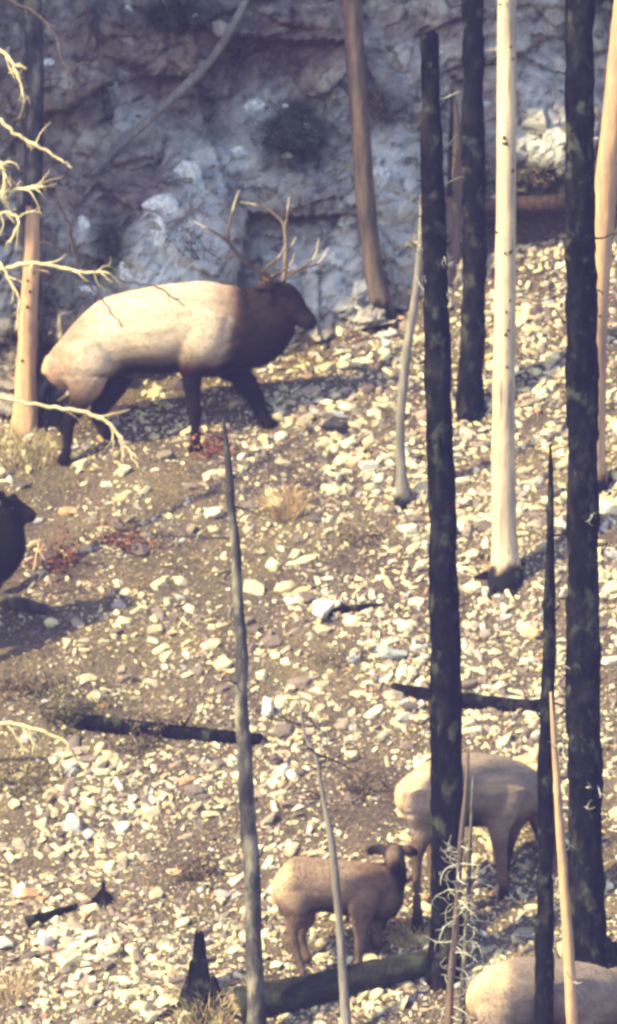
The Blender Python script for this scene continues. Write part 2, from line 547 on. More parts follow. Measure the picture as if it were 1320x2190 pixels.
def slope_frame(x, y, yaw, tilt_r, rnd):
    n = gnormal(x, y)
    n = (n + Vector((rnd.gauss(0, 1), rnd.gauss(0, 1), rnd.gauss(0, 1))) * tilt_r).normalized()
    q = Vector((0, 0, 1)).rotation_difference(n)
    return q.to_matrix() @ Matrix.Rotation(yaw, 3, 'Z')

def blob(px, py, cx_, cy_, rx, ry):
    return math.exp(-(((px - cx_) / rx) ** 2 + ((py - cy_) / ry) ** 2))

def density(px, py):
    d = 0.6
    d += 0.65 * blob(px, py, 1150, 900, 300, 520)
    d += 0.45 * blob(px, py, 650, 880, 260, 130)
    d += 0.45 * blob(px, py, 850, 1480, 240, 200)
    d += 0.40 * blob(px, py, 300, 1650, 330, 120)
    d += 0.35 * blob(px, py, 250, 2050, 420, 160)
    d += 0.3 * blob(px, py, 900, 2050, 420, 160)
    d -= 0.55 * blob(px, py, 60, 1480, 240, 130)
    d -= 0.35 * blob(px, py, 230, 1130, 260, 90)
    d -= 0.30 * blob(px, py, 330, 1560, 200, 45)
    d -= 0.45 * blob(px, py, 770, 1670, 120, 90)
    d -= 0.45 * blob(px, py, 420, 1850, 130, 60)
    d -= 0.40 * blob(px, py, 760, 1150, 120, 60)
    d -= 0.30 * blob(px, py, 620, 1050, 70, 40)
    d -= 0.30 * blob(px, py, 660, 1400, 120, 60)
    return d

# 300 stones one can pick out: the marked ones first (photo px centre, width, height)
MARK = [(640, 1150, 40, 28), (650, 1195, 72, 24), (585, 1203, 36, 38), (632, 1180, 30, 30), (610, 1252, 60, 30), (640, 1262, 55, 26),
        (610, 1560, 58, 40), (652, 893, 62, 26), (590, 888, 46, 36), (602, 930, 36, 26), (450, 1010, 52, 20), (640, 835, 70, 24),
        (700, 780, 44, 34), (830, 712, 60, 26), (340, 1243, 46, 24), (265, 1325, 38, 26), (255, 1290, 38, 26), (180, 1290, 60, 20),
        (345, 1385, 54, 20), (260, 1450, 68, 18), (110, 1328, 38, 24), (75, 1352, 32, 18), (265, 1838, 30, 44), (312, 1830, 38, 30),
        (335, 1905, 38, 38), (325, 1730, 46, 40), (30, 1715, 30, 30), (215, 1623, 28, 26), (470, 1625, 26, 34), (480, 1010, 40, 24),
        (185, 1995, 62, 22), (235, 1848, 30, 34), (1030, 945, 50, 28), (790, 940, 40, 28), (605, 985, 48, 20), (880, 925, 36, 26),
        (825, 1090, 56, 20), (870, 1125, 60, 30), (740, 1100, 36, 20), (665, 1880, 40, 26), (680, 2045, 60, 24), (1030, 1640, 36, 26),
        (870, 1590, 34, 26), (820, 1570, 36, 24), (1000, 1560, 44, 20), (1120, 640, 60, 22), (1150, 700, 70, 24), (1100, 780, 40, 26),
        (1120, 1000, 40, 30), (1040, 1120, 50, 46), (1010, 1180, 36, 34), (1010, 1250, 50, 34), (1130, 1290, 34, 30), (1060, 1390, 40, 26),
        (715, 1890, 36, 26), (530, 1130, 34, 22), (545, 1340, 30, 22), (540, 1380, 22, 34), (590, 1400, 26, 24), (560, 1440, 30, 28),
        (690, 1460, 40, 26), (770, 1480, 60, 24), (800, 1520, 60, 26), (1180, 1130, 30, 30), (150, 1320, 30, 22), (420, 1320, 30, 16),
        (385, 1275, 30, 14), (400, 1440, 34, 18), (290, 1490, 36, 22), (90, 950, 60, 20), (40, 1040, 60, 16), (520, 1000, 34, 20),
        (500, 860, 34, 24), (330, 930, 30, 18), (350, 860, 36, 20), (470, 890, 40, 20), (690, 945, 40, 22), (740, 830, 44, 22),
        (800, 880, 40, 22), (690, 720, 40, 16), (620, 765, 36, 20), (560, 790, 34, 18), (530, 1075, 50, 24), (40, 1655, 34, 20),
        (230, 2060, 34, 26), (140, 2070, 30, 24), (280, 2120, 60, 22), (350, 2060, 60, 16), (380, 2090, 50, 26), (300, 2150, 50, 30),
        (90, 2140, 40, 22), (500, 2030, 30, 22), (470, 1960, 70, 14), (590, 2060, 34, 26), (480, 1710, 40, 22), (500, 1650, 40, 20)]
rnd = random.Random(3)
placed = []
def place_stone(px, py, wpx, hpx, mat=None):
    p = G(px, py + hpx * 0.3)
    wm = wpx / PPM; hm = hpx / PPM
    me = BIG[rnd.randrange(len(BIG))]
    o = bpy.data.objects.new('stone', me)
    COL.objects.link(o)
    o.parent = hill
    R = slope_frame(p.x, p.y, rnd.uniform(-0.5, 0.5), 0.16, rnd).to_4x4()
    sc = Matrix.Diagonal((wm, max(hm * 1.3, wm * 0.45), hm * 1.15, 1))
    o.matrix_basis = Matrix.Translation(p + Vector((0, 0, hm * 0.12))) @ R @ sc
    placed.append((p.x, p.y, wm / 2))
for a in MARK: place_stone(*a)
tries = 0
while len(placed) < 300 and tries < 6000:
    tries += 1
    px, py = rnd.uniform(-20, 1340), rnd.uniform(560, 2210)
    if py < np.interp(px, [b[0] for b in base_px], [b[1] for b in base_px]) + 25: continue
    if rnd.random() > density(px, py) * 0.8: continue
    wpx = rnd.uniform(30, 56) * (1.15 if py < 1500 else 1); hpx = wpx * rnd.uniform(0.45, 0.85)
    p = G(px, py)
    if any((p.x - a) ** 2 + (p.y - b) ** 2 < (r + wpx / 480) ** 2 for a, b, r in placed): continue
    place_stone(px, py, wpx, hpx)

# the rest of the scree: uncountable, one part
def scatter_scree(n):
    VV = []; FF = []; off = 0
    c = 0
    r2 = random.Random(21)
    while c < n:
        if r2.random() < 0.9:
            px, py = r2.uniform(-120, 1440), r2.uniform(430, 2330)
            if py < np.interp(px, [b[0] for b in base_px], [b[1] for b in base_px]) - 8: continue
            dn = density(px, py)
            nn = noise.noise(Vector((px * 0.011, py * 0.02, 4.4))) * 1.0 + noise.noise(Vector((px * 0.03, py * 0.05, 7.4))) * 0.35
            if r2.random() > dn + nn: continue
            p = G(px, py); x, y = p.x, p.y
        else:
            x, y = r2.uniform(-9, 9), r2.uniform(-13, 4)
            if abs(x) < 3 and y > -7: continue
            if y > yc(x): continue
            dn = 0.7
        s = min(0.19, (0.031 + 0.024 * max(0, dn - 0.5)) * math.exp(r2.gauss(0, 0.66)))
        s *= 1 + 0.7 * noise.noise(Vector((x * 1.3, y * 1.6, 33.0)))
        V, F = SMALL[r2.randrange(len(SMALL))]
        R = np.array(slope_frame(x, y, r2.uniform(0, 6.28), 0.32, r2))
        W = (V * s * np.array([1.15, r2.uniform(0.6, 1), r2.uniform(0.45, 1.0)])) @ R.T + np.array((x, y, ground(x, y) + s * r2.uniform(-0.05, 0.12)))
        VV.append(W)
        FF += [[i + off for i in f] for f in F]
        off += len(V); c += 1
    GR = [hull_stone(7, 800 + i, (1, 0.8, 0.7)) for i in range(10)]
    c = 0
    while c < 26000:                   # fine gravel between the stones
        px, py = r2.uniform(-60, 1380), r2.uniform(470, 2260)
        if py < np.interp(px, [b[0] for b in base_px], [b[1] for b in base_px]): continue
        if noise.noise(Vector((px * 0.014, py * 0.02, 14.4))) < r2.uniform(-0.6, 0.25): continue
        p = G(px, py); s = r2.uniform(0.009, 0.026)
        V, F = GR[r2.randrange(10)]
        a = r2.uniform(0, 6.28); ca, sa = math.cos(a) * s, math.sin(a) * s
        W = V @ np.array([[ca, sa, 0], [-sa, ca, 0], [0, 0, s]]) + np.array((p.x, p.y, p.z + s * 0.25))
        VV.append(W); FF += [[i + off for i in f] for f in F]; off += len(V); c += 1
    me = bpy.data.meshes.new('scree')
    me.from_pydata(np.vstack(VV).tolist(), [], FF)
    me.materials.append(M['scree'])
    o = link('scree', me, hill)
    tag(o, kind='stuff')
scatter_scree(50000)

def boulder(name, label, px, py, wpx, hpx, mat, seed, flat=0.8, yaw=0.2, group=None, sink=0.15, npts=22):
    p = G(px, py + hpx * 0.42)
    V, F = hull_stone(npts, seed, (1, flat, 1), 0.12)
    me = bpy.data.meshes.new(name)
    V = V * np.array([wpx / PPM, wpx / PPM, hpx / PPM])
    me.from_pydata([tuple(v) for v in V], [], F)
    me.materials.append(mat)
    o = link(name, me)
    o.location = p + Vector((0, 0, hpx / PPM * (0.5 - sink)))
    o.rotation_euler = (0.12, 0.1, yaw)
    return tag(o, label, 'rock', group)

M['dark_slab'] = mat_plain('dark_slab', (0.035, 0.033, 0.035), (0.075, 0.07, 0.065), 10)
M['grey_slab'] = mat_plain('grey_slab', (0.20, 0.21, 0.20), (0.33, 0.34, 0.31), 10)
boulder('quartz_block', 'brightest white block of rock, mid slope beside a short charred stick', 694, 1302, 58, 64, M['white_stone'], 901, 0.9, -0.75, npts=12)
boulder('white_rock', 'upright white rock low on the slope, left of the thin dark trunk', 156, 1760, 38, 54, M['white_stone'], 902, 0.8, 0.2, npts=14)
boulder('white_rock', 'square white rock near the left edge above the short charred log', 38, 1900, 38, 40, M['white_stone'], 903, 0.9, 0.6, npts=12)
boulder('white_rock', 'rounded white rock directly below the short charred log at left', 96, 2004, 40, 44, M['white_stone'], 904, 0.9, 0.3)
boulder('white_rock', 'tilted pale rock right of the thin dark trunk at charred log height', 571, 1510, 36, 52, M['white_stone'], 905, 0.8, -0.3, npts=14)
boulder('grey_slab', 'long smooth grey slab tilted up to the right at mid slope', 838, 1396, 78, 30, M['grey_slab'], 906, 0.7, 0.1)
boulder('dark_slab', 'dark flat slab ahead of the bull elk front hoof', 716, 910, 76, 34, M['dark_slab'], 907, 0.8, 0.0)

# ------------------------------------------------------------------ blocks of the cliff
def rock_mesh(name, seed, mat, npts=30):
    V, F = hull_stone(npts, seed, (1, 0.8, 0.9), 0.2)
    me = bpy.data.meshes.new(name)
    me.from_pydata([tuple(v) for v in V], [], F)
    me.materials.append(mat)
    return me
CB = [rock_mesh('rock', 500 + i, M['cliff_block'], 20) for i in range(10)]
PB = [rock_mesh('rock', 600 + i, M['pale_rock'], 22) for i in range(6)]
rnd = random.Random(9)
def cliff_rock(px, py, wpx, hpx, mesh, rot=None, sink=0.25, depth=None):
    p = C(px, py)
    o = bpy.data.objects.new('rock', mesh)
    COL.objects.link(o); o.parent = cliff
    wm, hm = wpx / PPM, hpx / PPM
    dm = depth or (wm + hm) * 0.4
    R = Matrix.Rotation(rot if rot is not None else rnd.uniform(-0.5, 0.5), 4, 'Y') @ Matrix.Rotation(rnd.uniform(-0.3, 0.3), 4, 'Z')
    o.matrix_basis = Matrix.Translation(p + Vector((0, dm * (sink - 0.1), 0))) @ R @ Matrix.Diagonal((wm, dm, hm, 1))
for a in [(545, 242, 84, 96, 0), (515, 335, 86, 52, 1), (325, 530, 150, 190, 2), (415, 520, 130, 170, 3), (400, 380, 80, 110, 4),
          (345, 450, 100, 90, 5), (810, 400, 70, 110, 2), (745, 490, 60, 110, 1), (700, 560, 90, 70, 0), (835, 480, 60, 60, 3),
          (290, 590, 110, 70, 5), (180, 490, 40, 80, 1), (250, 210, 30, 50, 0)]:
    cliff_rock(a[0], a[1], a[2], a[3], PB[a[4]], sink=0.42)
for i in range(230):
    px = rnd.uniform(-30, 1350)
    top = np.interp(px, [b[0] for b in base_px], [b[1] for b in base_px])
    py = rnd.uniform(-20, top - 20)
    wv = rnd.uniform(20, 80) * (0.6 if rnd.random() < 0.6 else 1)
    cliff_rock(px, py, wv, wv * rnd.uniform(0.5, 1.1), CB[rnd.randrange(10)] if rnd.random() < 0.93 else PB[rnd.randrange(6)], sink=0.3)

# ------------------------------------------------------------------ trunks
def px_chain(pts, y, ly=0.0, bury=0.3, jit=0.0, seed=0):
    """(px,py,wpx) top to bottom -> rows x,y,z,r ; extended below the ground"""
    rows = []
    zb = pts[-1][1]
    for i, (px, py, wp) in enumerate(pts):
        yy = y + ly * (zb - py) / PPM
        p = P(px, py, yy)
        rows.append((p.x, p.y, p.z, wp / 2 / PPM * (DIST + yy) / DIST))
    if bury:
        l = rows[-1]
        rows.append((l[0], l[1], l[2] - bury, l[3] * 1.15))
    return rows

def resample(rows, step):
    A = catmull(rows, 24)
    d = np.concatenate([[0], np.cumsum(np.linalg.norm(np.diff(A[:, :3], axis=0), axis=1))])
    n = max(3, int(d[-1] / step))
    t = np.linspace(0, d[-1], n)
    return np.stack([np.interp(t, d, A[:, k]) for k in range(4)], axis=1)

def curl_twig(mb, p, d, L, r, rnd_, curl=2.5, n=7, sides=4, droop=0.0):
    d = d.normalized()
    ax = Vector((rnd_.gauss(0, 0.4), 1.0 if rnd_.random() < 0.5 else -1.0, rnd_.gauss(0, 0.4))).normalized()
    rows = []
    for i in range(n + 1):
        rows.append((p.x, p.y, p.z, r * (1 - 0.75 * i / n)))
        p = p + d * (L / n)
        d = (Matrix.Rotation(curl / n * rnd_.uniform(0.2, 1.8), 3, ax) @ d + Vector((rnd_.gauss(0, 0.16), rnd_.gauss(0, 0.16), rnd_.gauss(0, 0.16) - droop / n))).normalized()
    tube(mb, rows, sides)
    return rows

def trunk(name, label, pts, base, mat, cat='dead tree', sides=22, rough=0.12, freq=9, step=0.028, flare=1.35, ragged=0.0,
          ly=0.0, stubs=0, knots=0, char_base=0, twigs=0, twig_mat=None, twig_len=(0.1, 0.3), twig_rng=(0.1, 0.95), group=None, seed=1, curl=2.5,
          stub_mat=None, twig_r=0.006):
    b = G(*base)
    root = empty(name, b, label, cat, group)
    rows = px_chain(pts, b.y, ly)
    R = resample(rows, step)
    zb = b.z
    for k in range(len(R)):     # root flare
        h = R[k][2] - zb
        if h < 0.28:
            R[k][3] *= 1 + (flare - 1) * (1 - max(0, h) / 0.28) ** 1.6
    mb = MB()
    tube(mb, R, sides, rough, freq, seed * 3.7, ragged=ragged)
    to = mb.build('trunk', mat, root)
    r = random.Random(seed)
    if char_base:
        sat = to.data.attributes.new('soot', 'FLOAT', 'POINT')
        vals = []
        for v in mb.v:
            h = (v[2] - zb) / char_base
            nz = noise.noise(Vector((v[0] * 14, v[1] * 14, v[2] * 5))) * 0.55 + 0.5 * noise.noise(Vector((v[0] * 40, v[1] * 40, v[2] * 9)))
            vals.append(min(1, max(0, (1.0 + 1.3 * nz - h) * 1.3)))
        sat.data.foreach_set('value', vals)
    def at(t):
        i = t * (len(R) - 1); k = int(min(len(R) - 2, i)); f = i - k
        return R[k] * (1 - f) + R[k + 1] * f
    if char_base:
        sel = [q.copy() for q in R if q[2] < zb + char_base and q[2] > zb - 0.3]
        for k in range(5):
            mb = MB()
            a = k * 1.26 + r.random()
            rr = sel[-1][3]
            rows2 = [(sel[-1][0], sel[-1][1], zb + 0.1, rr * 0.5)]
            for j in range(1, 5):
                x = sel[-1][0] + math.cos(a) * rr * 0.42 * j; y = sel[-1][1] + math.sin(a) * rr * 0.42 * j
                rows2.append((x, y, ground(x, y) + 0.045 - 0.022 * j, rr * (0.42 - 0.08 * j)))
            tube(mb, catmull(rows2, 3), 7, 0.15, 12, k)
            mb.build('root', M['char'], root)
    for i in range(knots):
        q = at(r.uniform(0.05, 0.8))
        a = r.uniform(-2.6, -0.5)
        d = Vector((math.cos(a), math.sin(a), 0))
        c = Vector(q[:3]) + d * q[3] * 0.96
        mk = MB()
        s = r.uniform(0.010, 0.018)
        tube(mk, [(c.x, c.y, c.z, s * 1.1), *[(c.x + d.x * 0.012 * t, c.y + d.y * 0.012 * t, c.z + 0.006 * t, s * (1.1 - 0.3 * t)) for t in (1, 2)]], 7)
        mk.build('knot', M['knot'], root)
    for i in range(stubs):
        q = at(r.uniform(0.03, 0.85))
        a = r.choice([r.uniform(-0.8, 0.8), r.uniform(2.3, 4.0)])
        d = Vector((math.cos(a), math.sin(a), r.uniform(-0.3, 0.4)))
        mk = MB()
        curl_twig(mk, Vector(q[:3]) + d * q[3] * 0.7, d, r.uniform(0.06, 0.24), 0.012, r, 0.8, 5, 6)
        mk.build('branch_stub', stub_mat or mat, root)
    for i in range(twigs):
        q = at(r.uniform(*twig_rng))
        a = r.choice([r.uniform(-0.9, 0.9), r.uniform(2.2, 4.1), r.uniform(-2.6, -0.5)])
        d = Vector((math.cos(a), math.sin(a), r.uniform(-0.5, 0.5)))
        mk = MB()
        rows3 = curl_twig(mk, Vector(q[:3]) + d * q[3] * 0.6, d, r.uniform(*twig_len), twig_r * r.uniform(0.8, 1.3), r, curl * r.uniform(0.3, 1.2), 8, 5, 0.4)
        for m_ in range(2):
            z = rows3[r.randrange(2, 7)]
            curl_twig(mk, Vector(z[:3]), Vector((r.gauss(0, 1), r.gauss(0, 0.6), r.gauss(-0.2, 0.8))), r.uniform(0.04, 0.14), z[3] * 0.8, r, 2.0, 5, 4, 0.3)
        mk.build('twig', twig_mat or mat, root)
    return root, R

trunk('charred_tree', 'tallest charred black trunk at right with grey-green lichen patches',
      [(1244, -900, 46), (1242, -200, 56), (1240, 10, 60), (1242, 500, 64), (1246, 1000, 66), (1248, 1500, 72), (1254, 1850, 74), (1258, 2120, 82)],
      (1258, 2120), M['char'], rough=0.2, stubs=14, seed=3, twigs=8, twig_mat=M['lichen'], twig_rng=(0.62, 0.95), twig_len=(0.12, 0.3), sides=28)
trunk('charred_snag', 'charred black trunk with broken top, standing left of the pale trunk',
      [(917, 80, 40), (922, 260, 44), (928, 500, 52), (940, 900, 56), (948, 1200, 60), (954, 1500, 68), (956, 1800, 68), (954, 2080, 70)],
      (954, 2080), M['char'], rough=0.18, ragged=0.05, stubs=11, seed=4, twigs=7, twig_mat=M['lichen'], twig_rng=(0.0, 0.3), twig_len=(0.08, 0.24), sides=28)
trunk('scorched_tree', 'scorched dark brown trunk behind, ending well above mid slope',
      [(1012, -800, 38), (1012, -100, 44), (1012, 10, 46), (1013, 300, 47), (1013, 600, 50), (1008, 800, 56), (1004, 880, 62)],
      (1004, 880), M['char'], rough=0.22, stubs=9, seed=5, sides=24, flare=1.1)
trunk('pale_tree', 'smooth pale barkless trunk with dark knots and charred foot',
      [(1086, -900, 32), (1085, -150, 38), (1084, 10, 40), (1083, 400, 42), (1080, 700, 46), (1077, 950, 50), (1079, 1150, 54), (1082, 1235, 66)],
      (1082, 1235), M['pale'], rough=0.03, knots=22, char_base=0.15, stubs=0, seed=6, sides=28, flare=1.25, twigs=5, twig_mat=M['twig'],
      twig_rng=(0.3, 0.45), twig_len=(0.1, 0.2), twig_r=0.004)
trunk('pale_tree', 'leaning pale orange trunk at the far right edge behind the tallest charred trunk',
      [(1405, -700, 38), (1335, 0, 44), (1312, 250, 48), (1292, 450, 50), (1277, 700, 46), (1270, 1040, 50)],
      (1270, 1040), M['pale_orange'], rough=0.04, knots=9, seed=7, char_base=0.12)
trunk('brown_tree', 'slightly leaning brown trunk above the bull elk antlers with charred foot',
      [(735, -700, 36), (747, -100, 40), (753, 10, 42), (768, 230, 42), (782, 430, 42), (798, 570, 42), (816, 672, 50)],
      (818, 676), M['brown_bark'], rough=0.07, stubs=5, char_base=0.17, seed=8)
trunk('thin_white_sapling', 'thin curved pale sapling left of the broken charred trunk',
      [(903, 415, 9), (900, 520, 14), (888, 640, 18), (872, 740, 20), (860, 850, 21), (856, 950, 21), (862, 1068, 28)],
      (864, 1072), M['grey_wood'], rough=0.05, freq=14, char_base=0.07, seed=9, sides=14, twigs=4, twig_mat=M['twig'], twig_rng=(0, 0.2), twig_len=(0.08, 0.2))
trunk('charred_spike', 'slender charred spike with pointed tip between pale trunk and tallest charred trunk',
      [(1177, 950, 4), (1178, 1040, 12), (1176, 1200, 20), (1174, 1400, 28), (1168, 1650, 32), (1166, 1900, 36), (1164, 2200, 40), (1162, 2420, 44)],
      (1162, 2420), M['char'], rough=0.22, stubs=10, seed=10, sides=18)
trunk('thin_grey_tree', 'thin grey dead trunk in the middle, pale above and dark below',
      [(478, 895, 5), (484, 950, 12), (490, 1010, 17), (495, 1090, 18), (505, 1180, 22), (508, 1280, 23), (517, 1400, 28), (516, 1500, 29), (524, 1620, 32), (529, 1740, 34), (539, 1870, 36), (543, 2020, 36), (550, 2230, 42)],
      (550, 2230), M['dark_grey'], rough=0.10, freq=14, stubs=8, seed=11, sides=16)
trunk('thin_sapling', 'thin bare sapling in front of the calf elk flank',
      [(640, 1500, 4), (652, 1570, 7), (676, 1620, 9), (690, 1700, 11), (708, 1790, 15), (718, 1880, 18), (728, 2000, 19), (742, 2220, 24)],
      (742, 2220), M['grey_wood'], rough=0.06, freq=16, seed=12, sides=10, twigs=16, twig_mat=M['twig_dark'], twig_rng=(0.02, 0.35), twig_len=(0.2, 0.5), curl=0.8, twig_r=0.009)
trunk('orange_sapling', 'thin sunlit orange trunk beside the slender charred spike, crossing the lowest elk',
      [(1178, 1480, 5), (1184, 1560, 11), (1193, 1700, 16), (1203, 1850, 20), (1214, 2000, 23), (1224, 2190, 26), (1232, 2460, 30)],
      (1232, 2460), M['pale_orange'], rough=0.08, freq=14, seed=13, sides=12, twigs=9, twig_mat=M['lichen'], twig_len=(0.06, 0.2), twig_r=0.005)
trunk('twiggy_sapling', 'thin pinkish sapling full of curled pale twigs against the broken charred trunk foot',
      [(1002, 1600, 5), (996, 1700, 10), (986, 1800, 13), (980, 1900, 14), (974, 2000, 15), (964, 2100, 17), (958, 2260, 20)],
      (958, 2260), M['brown_bark'], rough=0.08, freq=16, seed=14, sides=10, twigs=48, twig_mat=M['lichen'], twig_rng=(0.25, 0.98), twig_len=(0.12, 0.36), curl=2.6, twig_r=0.0055)
trunk('twiggy_sapling', 'dark thin sapling right of the pinkish twiggy sapling, behind it',
      [(1012, 1660, 4), (1006, 1800, 8), (1000, 1950, 11), (992, 2080, 13), (986, 2230, 15)],
      (986, 2230), M['dark_grey'], rough=0.08, freq=16, seed=15, sides=9, twigs=30, twig_mat=M['lichen'], twig_rng=(0.3, 0.98), twig_len=(0.12, 0.34), curl=3.0, twig_r=0.006)
trunk('pale_stump', 'orange barkless stump behind the bull elk rump at left',
      [(70, 458, 30), (68, 560, 35), (60, 700, 40), (55, 820, 46), (54, 905, 56)],
      (56, 905), M['pale_orange'], rough=0.10, knots=6, ragged=0.09, seed=16, flare=1.1, stubs=3)
trunk('grey_tree', 'dark grey trunk at upper left standing behind the orange stump',
      [(66, -700, 34), (68, -60, 38), (71, 10, 40), (74, 250, 40), (70, 450, 44), (66, 700, 48), (66, 860, 52)],
      (80, 860), M['dark_grey'], rough=0.10, stubs=5, seed=17, twigs=10, twig_mat=M['twig_dark'], twig_rng=(0.25, 0.7), twig_len=(0.2, 0.5), curl=1.0)

# a thin dark tree growing on the cliff and a fallen pole leaning on the face
def cliff_tree(name, label, pts, mat, cat='dead tree', seed=1, off=-0.05, twigs=0, rough=0.1):
    rows = []
    for px, py, wp in pts:
        p = C(px, max(-20, py))
        q = P(px, py, p.y + off)
        rows.append([q.x, q.y, q.z, wp / 2 / PPM])
    ys = np.array([r[1] for r in rows]); k = np.polyfit(range(len(ys)), ys, 1)
    for i, r_ in enumerate(rows): r_[1] = min(np.polyval(k, i), r_[1]) 
    root = empty(name, rows[-1][:3], label, cat)
    R = resample([tuple(r_) for r_ in rows], 0.05)
    m_ = MB(); tube(m_, R, 10, rough, 12, seed); m_.build('trunk', mat, root)
    r = random.Random(seed)
    for i in range(twigs):
        q = R[r.randrange(2, len(R) - 2)]
        mk = MB()
        curl_twig(mk, Vector(q[:3]), Vector((r.gauss(0, 1), -0.3, r.gauss(0, 1))), r.uniform(0.1, 0.4), 0.006, r, 1.0, 6, 4)
        mk.build('twig', mat, root)
    return root
cliff_tree('leaning_pole', 'long grey fallen pole lying diagonally across the upper rock face',
           [(535, -20, 14), (495, 60, 18), (450, 130, 20), (390, 195, 22), (310, 265, 20), (250, 318, 18), (195, 375, 12)], M['grey_wood'], 'fallen log', 31, -0.12, 6)
cliff_tree('thin_dark_tree', 'thin dark dead tree rooted on the upper left rock face',
           [(196, -30, 9), (206, 60, 11), (216, 130, 13), (226, 200, 17), (233, 250, 24)], M['dark_grey'], 'dead tree', 32, -0.1, 6)

# split snag between the two dark trunks
b = G(968, 590)
root = empty('split_snag', b, 'brown split snag wedged between the two dark trunks at upper right', 'dead tree')
m_ = MB(); tube(m_, resample(px_chain([(969, 190, 5), (974, 260, 20), (976, 340, 32), (974, 420, 38), (968, 500, 36), (966, 590, 40)], b.y), 0.04), 12, 0.15, 9, 2, ragged=0.1)
m_.build('trunk', M['brown_bark'], root)
m_ = MB(); tube(m_, resample(px_chain([(966, 190, 4), (966, 250, 9), (963, 330, 10), (961, 420, 12)], b.y - 0.12, bury=0), 0.04), 8, 0.2, 9, 5)
m_.build('splinter', M['char'], root)

# ------------------------------------------------------------------ logs
def log(name, label, pts, mat, rough=0.12, sides=18, seed=1, stubs=2, lift=0.35, dy=None, cat='log', ragged=0.05, yfix=None):
    rows = []
    for px, py, wp in pts:
        r = wp / 2 / PPM
        if yfix is None:
            g = G(px, py + wp * lift)
            p = P(px, py, g.y)
        else:
            p = P(px, py, yfix)
        rows.append((p.x, p.y, p.z, r))
    # straighten depth
    ys = [r_[1] for r_ in rows]
    k = np.polyfit(range(len(ys)), ys, 1)
    rows = [(r_[0], float(np.polyval(k, i)), r_[2], r_[3]) for i, r_ in enumerate(rows)]
    mid = rows[len(rows) // 2]
    root = empty(name, (mid[0], mid[1], mid[2] - mid[3]), label, cat)
    R = resample(rows, 0.04)
    m_ = MB(); tube(m_, R, sides, rough, 9, seed * 2.3, ragged=ragged); m_.build('trunk', mat, root)
    r = random.Random(seed)
    for i in range(stubs):
        q = R[r.randrange(2, len(R) - 2)]
        mk = MB()
        d = Vector((r.gauss(0, 0.5), -0.4, r.uniform(0.3, 1)))
        curl_twig(mk, Vector(q[:3]) + d * q[3] * 0.5, d, r.uniform(0.08, 0.2), 0.012, r, 0.6, 4, 6)
        mk.build('branch_stub', mat, root)
    return root
log('fallen_log', 'pale topped log lying across the slope at upper right behind the trunks',
    [(1020, 446, 40), (1120, 440, 42), (1210, 436, 44), (1330, 430, 44), (1480, 420, 44)], M['char_brown'], seed=2, yfix=G(1120, 560).y)
log('charred_log', 'charred log lying right of centre across the broken charred trunk',
    [(845, 1472, 24), (920, 1488, 32), (1020, 1502, 34), (1160, 1514, 30)], M['char'], seed=3)
log('charred_log', 'long charred log at left running into the thin grey trunk',
    [(170, 1545, 34), (280, 1556, 34), (400, 1568, 30), (560, 1582, 26)], M['char'], seed=4, stubs=4)
log('mossy_log', 'thick mossy log at the bottom rising to the right below the calf elk',
    [(520, 2150, 78), (640, 2126, 72), (760, 2096, 66), (915, 2062, 58)], M['mossy'], seed=5, stubs=4, lift=0.3)
log('charred_stick', 'short charred stick beside the brightest white block',
    [(712, 1312, 20), (750, 1303, 18), (830, 1294, 10)], M['char'], seed=6, stubs=1)
log('charred_log', 'short stub of charred log at the left edge below the dark elk',
    [(5, 1285, 34), (50, 1294, 32), (100, 1306, 26)], M['dark_grey'], seed=7, stubs=1, ragged=0.02)
log('charred_log', 'short charred log low at left above the rounded white rock',
    [(62, 1972, 26), (110, 1956, 18), (165, 1938, 12)], M['char'], seed=8, stubs=1)

# stumps
def stump(name, label, base, hpx, wpx, mat, seed, prongs=4, flare=2.4):
    b = G(*base)
    root = empty(name, b, label, 'stump')
    r = random.Random(seed)
    for i in range(prongs):
        m_ = MB()
        t_ = i / max(1, prongs - 1) - 0.5
        dx = t_ * wpx / PPM * 0.8
        h = hpx / PPM * max(0.3, 1 - 2.1 * abs(t_ + 0.08)) * r.uniform(0.8, 1)
        wr = wpx / PPM * 0.12 * r.uniform(0.8, 1.25)
        dy = r.uniform(-0.05, 0.05)
        rows = [(b.x + dx * 0.7, b.y + dy, b.z + h, 0.006), (b.x + dx * 0.75, b.y + dy, b.z + h * 0.9, wr * 0.6),
                (b.x + dx * 0.8, b.y + dy, b.z + h * 0.5, wr), (b.x + dx, b.y + dy, b.z + h * 0.18, wr * 1.2), (b.x + dx * 1.6, b.y + dy * 2, b.z - 0.25, wr * 1.8)]
        tube(m_, resample(rows, 0.03), 12, 0.2, 12, seed + i)
        m_.build('splinter', mat, root)
    for i in range(6):
        m_ = MB()
        a = -0.3 - i * 0.5 + r.uniform(-0.2, 0.2)
        L = wpx / PPM * flare * r.uniform(0.6, 1)
        rows = [(b.x, b.y, b.z + hpx / PPM * 0.28, wpx / PPM * 0.2)]
        for j in range(1, 5):
            x = b.x + math.cos(a) * L * j / 4; y = b.y + math.sin(a) * L * j / 4 * 0.8
            rows.append((x, y, ground(x, y) + 0.05 * (4 - j) / 4, wpx / PPM * (0.2 - 0.04 * j)))
        tube(m_, catmull(rows, 4), 8, 0.2, 12, seed + i * 2)
        m_.build('root', mat, root)
    return root
stump('charred_stump', 'jagged charred stump with spreading roots at the bottom left of centre', (430, 2140), 185, 84, M['char'], 41, 7, 1.5)
stump('charred_stump', 'small charred cone of a stump above the short charred log at left', (221, 1925), 58, 36, M['char'], 42, 3, 1.2)
